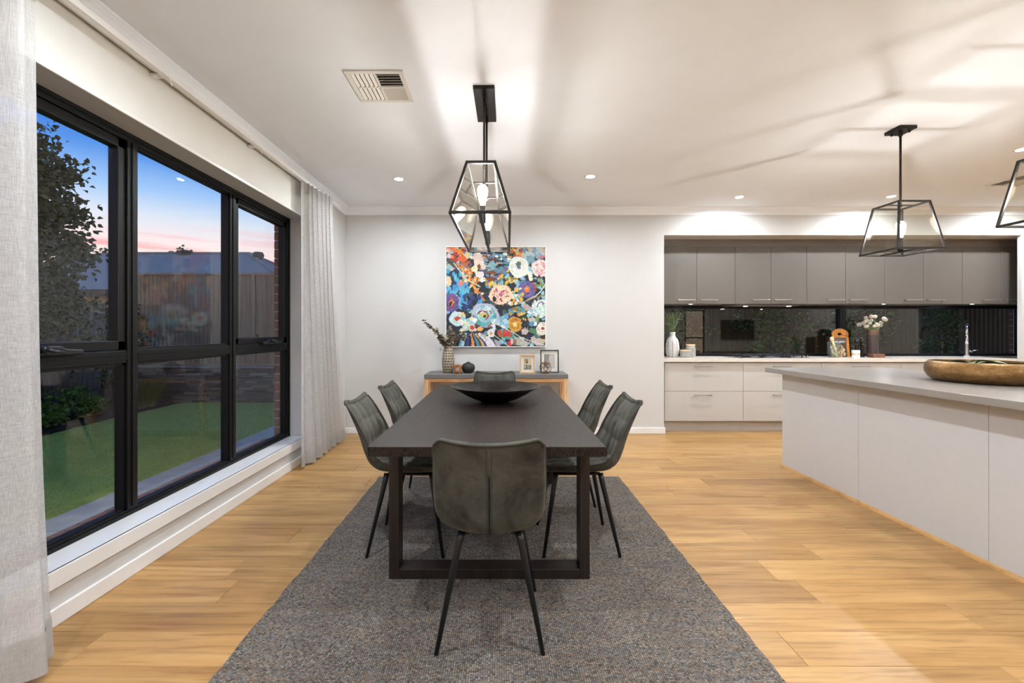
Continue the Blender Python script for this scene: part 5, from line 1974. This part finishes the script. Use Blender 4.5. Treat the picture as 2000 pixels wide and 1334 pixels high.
mid = Vector((VX, VY, CZ + 0.30))
for e in ends:
    tip = Vector((VX + e[0], VY + e[1], CZ + 0.285 + e[2]))
    bend = mid + (tip - mid) * 0.5 + Vector((0, 0, 0.03))
    st.tube([b0, mid + (tip - mid) * 0.03, bend, tip], [0.002, 0.002, 0.0017, 0.001], 5)
    n = max(4, int((tip - mid).length / 0.027))
    for j in range(n):
        f = 0.12 + 0.88 * (j + 0.5) / n
        p = mid.lerp(tip, f) + Vector((0, 0, 0.03 * 4 * f * (1 - f) * 0.5))
        for sgn in (-1, 1):
            o = part(None, 'leaf', None, eu, me=lfm)
            o.location = tuple(p[q] - ORG[eu.name][q] for q in range(3))
            o.rotation_euler = (random.uniform(-0.9, 0.9), random.uniform(-0.9, 0.9), (0 if sgn > 0 else PI) + random.uniform(-1.1, 1.1))
            s = (1.25 - 0.55 * f) * random.uniform(0.85, 1.2)
            o.scale = (s, s, s)
part(st, 'stem', MAT['bark'], eu, smooth=True)

# candle jar with a printed roundel
JX, JY = -0.480, 4.975
cj = thing('candle_jar', 'small amber glass candle with round printed badge, beside the vase', 'candle', (JX, JY, CZ))
part(MB().lathe([(0.0, 0.0), (0.034, 0.0), (0.039, 0.005), (0.042, 0.02), (0.042, 0.098), (0.039, 0.098), (0.039, 0.02), (0.0, 0.012)], 28, (JX, JY, CZ + 0.0003)), 'jar', MAT['amber_glass'], cj, smooth=True)
part(MB().lathe([(0.0, 0.075), (0.0385, 0.075), (0.0385, 0.014), (0.0, 0.014)], 24, (JX, JY, CZ)), 'wax', MAT['wax'], cj)
bd = np.zeros((56, 48, 3))
by2, bx2 = np.mgrid[0:56, 0:48]
u_, v_ = (bx2 - 23.5) / 24, (by2 - 27.5) / 28
bd[:] = np.array([142, 84, 38]) / 255
bd[(np.abs(u_) < 0.35) & (np.abs(v_) > 0.66) & (np.sin(u_ * 28) > 0)] = np.array([40, 18, 14]) / 255
rr_ = np.hypot(u_, v_ * 1.1)
an2 = np.arctan2(v_, u_)
bd[rr_ < 0.66 + 0.05 * np.sin(16 * an2)] = np.array([176, 174, 178]) / 255
bd[(rr_ < 0.60) & (np.sin(8 * an2) > 0.2) & (rr_ > 0.36)] = np.array([54, 50, 58]) / 255
bd[rr_ < 0.34] = np.array([150, 146, 150]) / 255
bd[(np.abs(u_) < 0.26) & (np.abs(v_ + 0.42) < 0.08)] = np.array([26, 24, 26]) / 255
painted(lambda u, v: (JX + 0.0424 * math.sin((u - 0.5) * 1.35), JY - 0.0424 * math.cos((u - 0.5) * 1.35), CZ + 0.016 + v * 0.074), 'badge', MAT['print_gloss'], bd, cj)

solo(MB().lathe([(0.0, 0.0), (0.038, 0.0), (0.056, 0.012), (0.074, 0.04), (0.079, 0.062), (0.072, 0.088), (0.052, 0.108), (0.024, 0.117), (0.018, 0.119), (0.019, 0.128), (0.014, 0.128), (0.012, 0.11), (0.0, 0.10)], 40, (-0.366, 5.05, CZ + 0.0003)),
     'vase', MAT['black_ceramic'], 'squat round matt black vase on the console', 'vase', (-0.366, 5.05, CZ), smooth=True)


def photo(w, h, painter):
    gy2, gx2 = np.mgrid[0:h, 0:w]
    return painter((gx2 + 0.5) / w, (gy2 + 0.5) / h)


def paint_lamp(u, v):
    a = np.zeros(u.shape + (3,))
    a[:] = np.array([206, 186, 152]) / 255
    a[np.abs(u - 0.75) < 0.28] = np.array([216, 200, 172]) / 255
    a[v > 0.60] = np.array([170, 172, 168]) / 255
    a[v > 0.9] = np.array([96, 90, 84]) / 255
    k = (v > 0.08) & (v < 0.36) & (np.abs(u - 0.38) < 0.17 + 0.05 * v)
    a[k] = np.array([92, 66, 46]) / 255
    a[k & (np.abs(u - 0.36) < 0.09) & (v < 0.30) & (v > 0.12)] = np.array([176, 134, 94]) / 255
    a[(np.hypot(u - 0.42, (v - 0.37) * 1.3) < 0.13) & (v > 0.33)] = np.array([48, 38, 34]) / 255
    a[(np.abs(v - 0.605) < 0.02) & (u < 0.72)] = np.array([40, 38, 38]) / 255
    a[(v > 0.62) & (v < 0.9) & (np.abs(u - 0.40) < 0.06 + 0.2 * (v - 0.62))] = np.array([78, 78, 78]) / 255
    a[(v > 0.58 + 0.25 * (0.95 - u)) & (u > 0.6)] = np.array([128, 116, 106]) / 255
    return a


def paint_door(u, v):
    a = np.zeros(u.shape + (3,))
    a[:] = np.array([206, 200, 198]) / 255
    a[u < 0.42] = np.array([150, 150, 160]) / 255
    a[u < 0.08] = np.array([70, 64, 66]) / 255
    a[(np.abs(u - 0.36) < 0.03)] = np.array([110, 100, 104]) / 255
    a[v < 0.02] = np.array([90, 82, 82]) / 255
    a[np.abs(u - 0.36 - 0.12 * np.sin(v * 19)) + np.abs(v - 0.16) * 0.5 < 0.06] = np.array([120, 96, 98]) / 255
    a[np.hypot(u - 0.40, (v - 0.6)) < 0.16] = np.array([166, 156, 158]) / 255
    a[(u > 0.86)] = np.array([190, 188, 190]) / 255
    return a


def photo_frame(label, x, yb, w, h, depth, bar, mat, arr, pw, ph, group='framed photographs on the console'):
    """stands on the console leaning back slightly; local coordinates, z up from its foot"""
    t = thing('photo_frame', label, 'photo frame', (x, yb, CZ + 0.001), group=group, local=True)
    t.rotation_euler = (-0.05, 0, 0)
    m = MB().box(-w / 2, -w / 2 + bar, 0, depth, 0, h).box(w / 2 - bar, w / 2, 0, depth, 0, h).box(-w / 2 + bar, w / 2 - bar, 0, depth, 0, bar).box(-w / 2 + bar, w / 2 - bar, 0, depth, h - bar, h)
    part(m, 'surround', mat, t, bev=0.001)
    part(MB().box(-w / 2 + bar, w / 2 - bar, depth * 0.62, depth * 0.7, bar, h - bar), 'mount', MAT['white_card'], t)
    painted(lambda u, v: (-pw / 2 + u * pw, depth * 0.61, h / 2 - ph / 2 + v * ph), 'photograph', MAT['print_gloss'], arr, t)
    part(MB().box(-w / 2 + bar, w / 2 - bar, depth * 0.30, depth * 0.36, bar, h - bar), 'glass', MAT['lantern_glass'], t)
    part(MB().add([(-0.02, depth, h * 0.6), (0.02, depth, h * 0.6), (0.03, depth + 0.07, 0.006), (-0.03, depth + 0.07, 0.006), (-0.02, depth + 0.003, h * 0.6), (0.02, depth + 0.003, h * 0.6), (0.03, depth + 0.074, 0.006), (-0.03, depth + 0.074, 0.006)],
                  [(0, 1, 2, 3), (7, 6, 5, 4), (0, 4, 5, 1), (1, 5, 6, 2), (2, 6, 7, 3), (3, 7, 4, 0)]), 'strut', MAT['black_ceramic'], t)


photo_frame('small pale wooden photo frame with a print of a table and lamp', 0.310, 5.0, 0.174, 0.212, 0.026, 0.014, MAT['pale_wood'], photo(60, 90, paint_lamp), 0.088, 0.128)
photo_frame('larger thin black photo frame behind the brass orb', 0.570, 5.08, 0.212, 0.262, 0.020, 0.011, MAT['black_ceramic'], photo(64, 90, paint_door), 0.118, 0.165)

# brass orb made of interlocking rings
OX, OY, OZ, OR = 0.508, 4.955, CZ + 0.0665, 0.070
ob = thing('brass_orb', 'open geometric brass ring orb in front of the black photo frame', 'ornament', (OX, OY, CZ))
for k, (ax, tl) in enumerate((((1, 0.2, 0), 0.0), ((0.5, 1, 0.2), 0.0), ((1, -0.5, 1.0), 0.0), ((-1, -0.4, 1.0), 0.0), ((0, 0.25, 1), 0.75), ((0, -0.2, 1), -0.75))):
    n = Vector(ax).normalized()
    a_ = n.orthogonal().normalized()
    b_ = n.cross(a_)
    ctr = Vector((OX, OY, OZ)) + Vector((0, 0, tl * OR * 0.75 / 0.75 * 0.9 if tl else 0)) * (1 if tl else 0)
    rr = OR * (math.sqrt(max(0.0, 1 - (0.9 * tl) ** 2)) if tl else 0.96)
    if tl:
        n = Vector((0, 0, 1))
        a_, b_ = Vector((1, 0, 0)), Vector((0, 1, 0))
        ctr = Vector((OX, OY, OZ + 0.9 * tl * OR))
    pts = [ctr + (a_ * math.cos(2 * PI * i / 32) + b_ * math.sin(2 * PI * i / 32)) * rr for i in range(32)]
    part(MB().loop_tube(pts, 0.0032, 7), 'ring', MAT['brass'], ob, smooth=True)

# ------------------------------------------------------------------ kitchen worktop things
KZT = 0.905
RVX, RVY = 2.24, 5.74
solo(MB().lathe([(0.0, 0.0), (0.060, 0.0), (0.070, 0.012), (0.082, 0.06), (0.085, 0.12), (0.080, 0.18), (0.068, 0.225), (0.046, 0.255), (0.034, 0.275), (0.034, 0.305), (0.038, 0.325), (0.033, 0.325), (0.028, 0.30), (0.028, 0.27), (0.0, 0.2)], 40, (RVX, RVY, KZT)),
     'vase', MAT['ribbed_vase'], 'white bottle vase with dark vertical lines on the worktop', 'vase', (RVX, RVY, KZT), smooth=True)
gs = thing('greenery_sprigs', 'sage green needle sprigs in the white lined vase', 'foliage', (RVX, RVY, KZT + 0.30))
ndl = MB().add([(-0.003, 0, 0), (0.003, 0, 0), (0.0045, 0.022, 0.002), (0, 0.048, 0), (-0.0045, 0.022, 0.002)], [(0, 1, 2, 3, 4)])
for i in range(13):
    a_ = 2 * PI * i / 13 + 0.3
    sp = random.uniform(0.03, 0.12)
    tip = Vector((RVX + sp * math.cos(a_) * 1.15, RVY + sp * math.sin(a_) * 0.7, KZT + 0.30 + random.uniform(0.18, 0.27)))
    bot = Vector((RVX, RVY, KZT + 0.28))
    sp_ = part(MB().tube([bot, (bot + tip) / 2 + Vector((0, 0, 0.02)), tip], [0.002, 0.002, 0.001], 5), 'sprig', MAT['stem'], gs, smooth=True)
    mm_ = MB()
    for j in range(26):
        f = 0.3 + 0.7 * j / 25
        p = bot.lerp(tip, f) + Vector((0, 0, 0.04 * f * (1 - f)))
        R_ = Euler((random.uniform(0.4, 1.3), 0, random.uniform(0, 2 * PI))).to_matrix()
        mm_.add([p + R_ @ Vector(q) for q in ndl.v], ndl.f)
    part(mm_, 'needles', MAT['sage'], sp_, kind='stuff')


def canister(x, y_, r, h, label):
    t = thing('canister', label, 'canister', (x, y_, KZT), group='grey stoneware canisters')
    neck = h * 0.86
    pr = [(0.0, 0.0), (r * 0.94, 0.0), (r, 0.006), (r, neck * 0.82), (r * 0.9, neck * 0.9), (r * 0.86, neck), (0.0, neck)] if h > 0.12 else [(0.0, 0.0), (r * 0.94, 0.0), (r, 0.006), (r, neck), (0.0, neck)]
    part(MB().lathe(pr, 28, (x, y_, KZT + 0.0003)), 'pot', MAT['canister'], t, smooth=False)
    rl = r * 0.9 if h > 0.12 else r * 1.02
    part(MB().lathe([(0.0, neck), (rl, neck), (rl, h - 0.002), (rl - 0.004, h), (0.0, h)], 28, (x, y_, KZT + 0.0005)), 'lid', MAT['spoon'], t)


canister(2.375, 5.66, 0.067, 0.098, 'low round grey canister with wooden lid, in front of the taller one')
canister(2.50, 5.80, 0.064, 0.165, 'taller grey canister with wooden lid, next to the lined vase')

# gas cooktop
ck = thing('gas_cooktop', 'stainless gas cooktop with black cast iron grates', 'cooktop', (3.42, 5.68, KZT))
gx0, gx1, gy0, gy1 = 2.97, 3.87, 5.45, 5.90
part(MB().box(gx0, gx1, gy0, gy1, KZT, KZT + 0.006), 'tray', MAT['steel'], ck, bev=0.002)
for k in range(3):
    a, b_ = gx0 + 0.03 + k * 0.255, gx0 + 0.03 + k * 0.255 + 0.245
    m = MB()
    for yy in (gy0 + 0.03, (gy0 + gy1) / 2, gy1 - 0.03):
        m.box(a, b_, yy - 0.005, yy + 0.005, KZT + 0.030, KZT + 0.042)
    for xx in (a + 0.005, (a + b_) / 2, b_ - 0.005):
        m.box(xx - 0.005, xx + 0.005, gy0 + 0.03, gy1 - 0.03, KZT + 0.030, KZT + 0.042)
    for xx in (a + 0.006, b_ - 0.006):
        for yy in (gy0 + 0.034, gy1 - 0.034):
            m.box(xx - 0.006, xx + 0.006, yy - 0.006, yy + 0.006, KZT + 0.006, KZT + 0.030)
    part(m, 'grate', MAT['grate'], ck, bev=0.0015)
    for yy in ((gy0 + 0.13, gy1 - 0.13) if k != 1 else ((gy0 + gy1) / 2,)):
        part(MB().lathe([(0.05, 0.006), (0.05, 0.012), (0.036, 0.014), (0.036, 0.022), (0.0, 0.026)], 24, ((a + b_) / 2, yy, KZT)), 'burner', MAT['grate'], ck, smooth=False)
for k in range(5):
    part(MB().lathe([(0.019, 0.006), (0.018, 0.030), (0.015, 0.033), (0.0, 0.033)], 18, (3.835, gy0 + 0.06 + k * 0.082, KZT)), 'knob', MAT['chrome'], ck)

# group of things right of the cooktop
SJX, SJY = 4.275, 5.66
gj = solo(MB().lathe([(0.0, 0.0), (0.066, 0.0), (0.070, 0.006), (0.066, 0.03), (0.074, 0.20), (0.071, 0.20), (0.063, 0.03), (0.063, 0.010), (0.0, 0.010)], 32, (SJX, SJY, KZT + 0.0003)),
          'glass_jar', MAT['jar_glass'], 'clear glass jar holding wooden servers, right of the cooktop', 'jar', (SJX, SJY, KZT), smooth=True)
for k, (dx, ang, lab) in enumerate(((-0.006, -0.34, 'pale wooden spoon leaning left in the glass jar'), (0.014, -0.30, 'pale wooden server behind the spoon in the glass jar'))):
    sp = thing('wooden_spoon', lab, 'spoon', (SJX + 0.045 + dx * 0.3, SJY + 0.012 * k - 0.01, KZT + 0.016), local=True)
    sp.rotation_euler = (0.02, ang, 0)
    part(MB().tube([(0, 0, 0), (0, 0, 0.12), (0, 0, 0.20)], [0.0085, 0.010, 0.012], 10), 'shaft', MAT['spoon'], sp, smooth=True)
    part(MB().lathe([(0.010, 0.0), (0.020, 0.02), (0.023, 0.04), (0.018, 0.062), (0.0, 0.072)], 16, (0, 0, 0.192), 1.0, 0.35), 'bowl', MAT['spoon'], sp, smooth=True)

# cookbook leaning on the chopping board
bkx, bky = 4.43, 5.76
cb_ = thing('cookbook', 'brown cookbook with food on its cover, standing beside the glass jar', 'book', (bkx, bky, KZT + 0.001), local=True)
cb_.rotation_euler = (-0.12, 0, 0)
bw, bh = 0.205, 0.255
part(MB().box(-bw / 2, bw / 2, 0, 0.004, 0, bh).box(-bw / 2, bw / 2, 0.022, 0.026, 0, bh).box(-bw / 2, -bw / 2 + 0.004, 0.004, 0.022, 0, bh), 'cover', MAT['cord'], cb_)
part(MB().box(-bw / 2 + 0.004, bw / 2 - 0.004, 0.004, 0.022, 0.003, bh - 0.003), 'pages', MAT['white_card'], cb_)


def paint_cover(u, v):
    g2 = np.random.default_rng(5)
    a = np.zeros(u.shape + (3,))
    a[:] = np.array([74, 62, 56]) / 255
    for _ in range(150):
        cx, cy_ = g2.uniform(0.0, 0.85), g2.uniform(0.42, 0.98)
        if cx > 0.78 and cy_ < 0.6:
            continue
        r_ = g2.uniform(0.02, 0.07)
        c = [(140, 112, 60), (168, 134, 76), (110, 92, 50), (170, 92, 66), (120, 66, 50), (196, 172, 130), (80, 66, 40), (150, 110, 90), (216, 206, 190)][g2.integers(9)]
        a[np.hypot(u - cx, v - cy_) < r_] = np.array(c) / 255
    ring = np.abs(np.hypot((u - 0.55), (v - 0.62) * 1.1) - 0.24) < 0.018
    a[ring & (u > 0.5)] = np.array([196, 168, 124]) / 255
    return a


painted(lambda u, v: (-bw / 2 + u * bw, -0.0006, v * bh), 'cover_print', MAT['print_gloss'], photo(80, 100, paint_cover), cb_)
text_part('SIMPLY GOOD FOOD', 0.0215, 'cover_text', MAT['print_grey'], cb_, (bw / 2 - 0.012, -0.0012, bh - 0.040))
text_part('NEIL PERRY', 0.027, 'cover_text', MAT['print_white'], cb_, (bw / 2 - 0.012, -0.0012, bh - 0.066))

# chopping board
bdx, bdy = 4.525, 5.84
brd = thing('chopping_board', 'orange timber chopping board with oval hole, behind the cookbook', 'chopping board', (bdx, bdy, KZT + 0.001), local=True)
brd.rotation_euler = (-0.10, 0, 0)
H, Wb = 0.375, 0.215
outl = [(-Wb / 2, 0), (Wb / 2, 0), (Wb / 2 - 0.002, H - 0.055)] + [(Wb / 2 - 0.002 - (Wb - 0.004) * k / 12, H - 0.055 + 0.055 * math.sin(PI * k / 12) ** 0.7) for k in range(1, 12)] + [(-Wb / 2 + 0.002, H - 0.055)]
hole = [(0.030 * math.cos(2 * PI * k / 24) - 0.008, H - 0.075 + 0.019 * math.sin(2 * PI * k / 24)) for k in range(24)]
bm2 = bmesh.new()


def ring_verts(poly, yy):
    return [bm2.verts.new((p[0], yy, p[1])) for p in poly]


fr_o, fr_h, bk_o, bk_h = ring_verts(outl, 0), ring_verts(hole, 0), ring_verts(outl, 0.02), ring_verts(hole, 0.02)
for vo_, vh_ in ((fr_o, fr_h), (bk_o, bk_h)):
    es = []
    for ring in (vo_, vh_):
        for i in range(len(ring)):
            es.append(bm2.edges.new((ring[i], ring[(i + 1) % len(ring)])))
    bmesh.ops.triangle_fill(bm2, use_beauty=True, edges=es)
for fa, ba in ((fr_o, bk_o), (fr_h, bk_h)):
    for i in range(len(fa)):
        j = (i + 1) % len(fa)
        bm2.faces.new((fa[i], fa[j], ba[j], ba[i]))
bmesh.ops.recalc_face_normals(bm2, faces=bm2.faces)
mb2 = bpy.data.meshes.new('board')
bm2.to_mesh(mb2)
bm2.free()
mb2.materials.append(MAT['board'])
part(None, 'board', None, brd, me=mb2, bev=0.0015)
part(MB().tube([(0.018, -0.002, H - 0.085), (0.05, -0.004, H - 0.092), (0.085, -0.004, H - 0.104), (0.106, -0.003, H - 0.112)], 0.002, 6), 'cord', MAT['cord'], brd)


def mill(x, y_, h, label):
    pr = [(0.0, 0.0), (0.029, 0.0), (0.030, 0.02), (0.026, 0.06), (0.021, 0.10), (0.024, 0.125), (0.028, 0.15), (0.026, 0.162), (0.020, 0.168), (0.028, 0.178), (0.031, 0.195), (0.027, 0.215), (0.012, 0.226), (0.0, 0.228)]
    k = h / 0.245
    t = thing('pepper_mill', label, 'pepper mill', (x, y_, KZT), group='black pepper mills')
    part(MB().lathe([(r_, z_ * k) for r_, z_ in pr], 28, (x, y_, KZT + 0.0003)), 'body', MAT['pepper'], t, smooth=True)
    part(MB().lathe([(0.005, 0.0), (0.007, 0.008), (0.004, 0.015), (0.0, 0.016)], 12, (x, y_, KZT + 0.227 * k)), 'knob', MAT['chrome'], t, smooth=True)


mill(4.605, 5.70, 0.255, 'black turned pepper mill next to the cookbook, left of its twin')
mill(4.70, 5.735, 0.255, 'black turned pepper mill next to the tall brown vase')

pt = thing('striped_pot', 'small white pot with tan band in front of the pepper mills', 'pot', (4.50, 5.585, KZT))
part(MB().lathe([(0.0, 0.0), (0.040, 0.0), (0.043, 0.004), (0.043, 0.032), (0.0, 0.032)], 28, (4.50, 5.585, KZT + 0.0003)), 'base', MAT['white_pot'], pt)
part(MB().lathe([(0.0, 0.0325), (0.043, 0.0325), (0.043, 0.058), (0.0, 0.058)], 28, (4.50, 5.585, KZT)), 'tan_band', MAT['tan_band'], pt)
part(MB().lathe([(0.0, 0.0585), (0.042, 0.0585), (0.044, 0.063), (0.044, 0.092), (0.040, 0.097), (0.0, 0.097)], 28, (4.50, 5.585, KZT)), 'lid', MAT['white_pot'], pt)

solo(MB().prism([(4.745, 5.615), (4.895, 5.61), (4.90, 5.70), (4.755, 5.715)], 'z', KZT + 0.0005, KZT + 0.047),
     'timber_block', MAT['walnut'], 'rough dark timber block in front of the tall brown vase', 'timber block', (4.82, 5.66, KZT), bev=0.004)
FVX, FVY = 4.895, 5.80
solo(MB().lathe([(0.0, 0.0), (0.060, 0.0), (0.063, 0.004), (0.063, 0.352), (0.060, 0.356), (0.056, 0.356), (0.056, 0.25), (0.0, 0.25)], 36, (FVX, FVY, KZT + 0.0003)),
     'vase', MAT['banded_vase'], 'tall brown cylinder vase with lighter rim on the worktop', 'vase', (FVX, FVY, KZT), smooth=False)
heads = [(-0.135, 0.395), (-0.115, 0.43), (-0.09, 0.37), (-0.075, 0.41), (-0.045, 0.375), (-0.03, 0.45), (-0.04, 0.485), (0.005, 0.41), (0.015, 0.37), (0.03, 0.45), (0.055, 0.385), (0.06, 0.50), (0.10, 0.40), (0.125, 0.47), (0.155, 0.455), (0.13, 0.42), (0.12, 0.385), (-0.015, 0.50)]
for i, (dx, dz) in enumerate(heads):
    t = thing('pompom_flower', 'cream pompom flower in the tall brown vase', 'flower', (FVX, FVY, KZT + 0.33), group='pompom flowers in the brown vase')
    dy = random.uniform(-0.06, 0.05)
    hp = Vector((FVX + dx - 0.02, FVY + dy, KZT + dz + 0.03))
    part(MB().tube([(FVX + dx * 0.15, FVY, KZT + 0.255), (FVX + dx * 0.35, FVY + dy * 0.3, KZT + 0.345), tuple(hp)], [0.003, 0.003, 0.002], 6), 'stem', MAT['stem'], t, smooth=True)
    rad = random.uniform(0.020, 0.026)
    m = MB()
    nn = 90
    for q in range(nn):
        zz = 1 - 2 * (q + 0.5) / nn
        rr = math.sqrt(1 - zz * zz)
        a_ = q * 2.39996
        d = Vector((rr * math.cos(a_), rr * math.sin(a_), zz))
        s = d.orthogonal().normalized() * 0.0045
        w_ = d.cross(s).normalized() * 0.0045
        p = hp + d * rad
        m.add([hp + d * rad * 0.55, p + s, p + w_, p - s, p - w_], [(0, 1, 2), (0, 2, 3), (0, 3, 4), (0, 4, 1), (1, 4, 3, 2)])
    part(m, 'bloom', MAT['flower'], t)

# chrome tap, spout swung towards the room
TPX, TPY = 6.216, 5.88
tp = thing('kitchen_tap', 'tall chrome gooseneck tap at the sink', 'tap', (TPX, TPY, KZT))
dv = Vector((-0.73, -0.69, 0)).normalized()
part(MB().lathe([(0.0, 0.0), (0.030, 0.0), (0.028, 0.02), (0.024, 0.12), (0.020, 0.22), (0.017, 0.27)], 20, (TPX, TPY, KZT + 0.0003)), 'body', MAT['chrome'], tp, smooth=True)
arc = [Vector((TPX, TPY, KZT + 0.26))]
for k in range(0, 15):
    a_ = PI * k / 14 * 1.08
    arc.append(Vector((TPX, TPY, KZT + 0.30)) + dv * (0.12 * (1 - math.cos(a_))) + Vector((0, 0, 0.12 * math.sin(a_))))
part(MB().tube(arc, 0.015, 14), 'spout', MAT['chrome'], tp, smooth=True)
e0 = arc[-1]
part(MB().tube([e0, e0 + (arc[-1] - arc[-2]).normalized() * 0.10], [0.018, 0.019], 14), 'spray_head', MAT['chrome'], tp, smooth=True)
part(MB().tube([(TPX + 0.015, TPY, KZT + 0.075), (TPX + 0.06, TPY - 0.005, KZT + 0.075)], 0.016, 14), 'lever_body', MAT['chrome'], tp, smooth=True)
part(MB().tube([(TPX + 0.055, TPY - 0.005, KZT + 0.077), (TPX + 0.10, TPY - 0.02, KZT + 0.085), (TPX + 0.13, TPY - 0.025, KZT + 0.095)], [0.007, 0.006, 0.005], 10), 'lever', MAT['chrome'], tp, smooth=True)

# brass bowl with leaves on the island
GX, GY = 3.185, 2.90
gb = thing('brass_bowl', 'large etched brass bowl on the grey island worktop', 'bowl', (GX, GY, KZT))
pr = [(0.0, 0.0), (0.225, 0.0), (0.25, 0.006), (0.278, 0.030), (0.292, 0.062), (0.292, 0.092), (0.283, 0.118), (0.270, 0.134), (0.264, 0.134), (0.277, 0.115), (0.286, 0.09), (0.286, 0.064), (0.272, 0.034), (0.245, 0.012), (0.0, 0.008)]
part(MB().lathe(pr, 72, (GX, GY, KZT + 0.0003)), 'shell', MAT['gold_bowl'], gb, smooth=True)
blf = MB().grid(lambda u, v: ((u - 0.5) * 0.05 * math.sin(PI * min(0.98, max(0.03, v))) ** 0.8, v * 0.14, 0.02 * math.sin(PI * v) + 0.02 * abs(u - 0.5)), 5, 9).mesh('leaf', MAT['sage'], True)
for i, (dx, dy, a_) in enumerate(((-0.10, -0.04, 0.5), (-0.04, 0.05, 2.4), (0.05, -0.05, 0.6), (0.03, 0.06, 3.4), (-0.02, -0.12, 1.4))):
    o = bpy.data.objects.new('sage_leaf', blf)
    COL.objects.link(o)
    o.location = (GX + dx, GY + dy, KZT + 0.104 - 0.006 * (i % 2))
    o.rotation_euler = (0.12, 0.1, a_)
    tag(o, 'long sage green leaf lying in the brass bowl', 'leaf', 'leaves in the brass bowl')
    ORG[o.name] = tuple(o.location)
mo = MB().lathe([(0.0, 0.0), (0.20, 0.0), (0.255, 0.03), (0.27, 0.06), (0.24, 0.075), (0.12, 0.085), (0.0, 0.088)], 28, (GX, GY, KZT + 0.016))
part(mo, 'moss_filling', MAT['mulch'], gb, smooth=True)
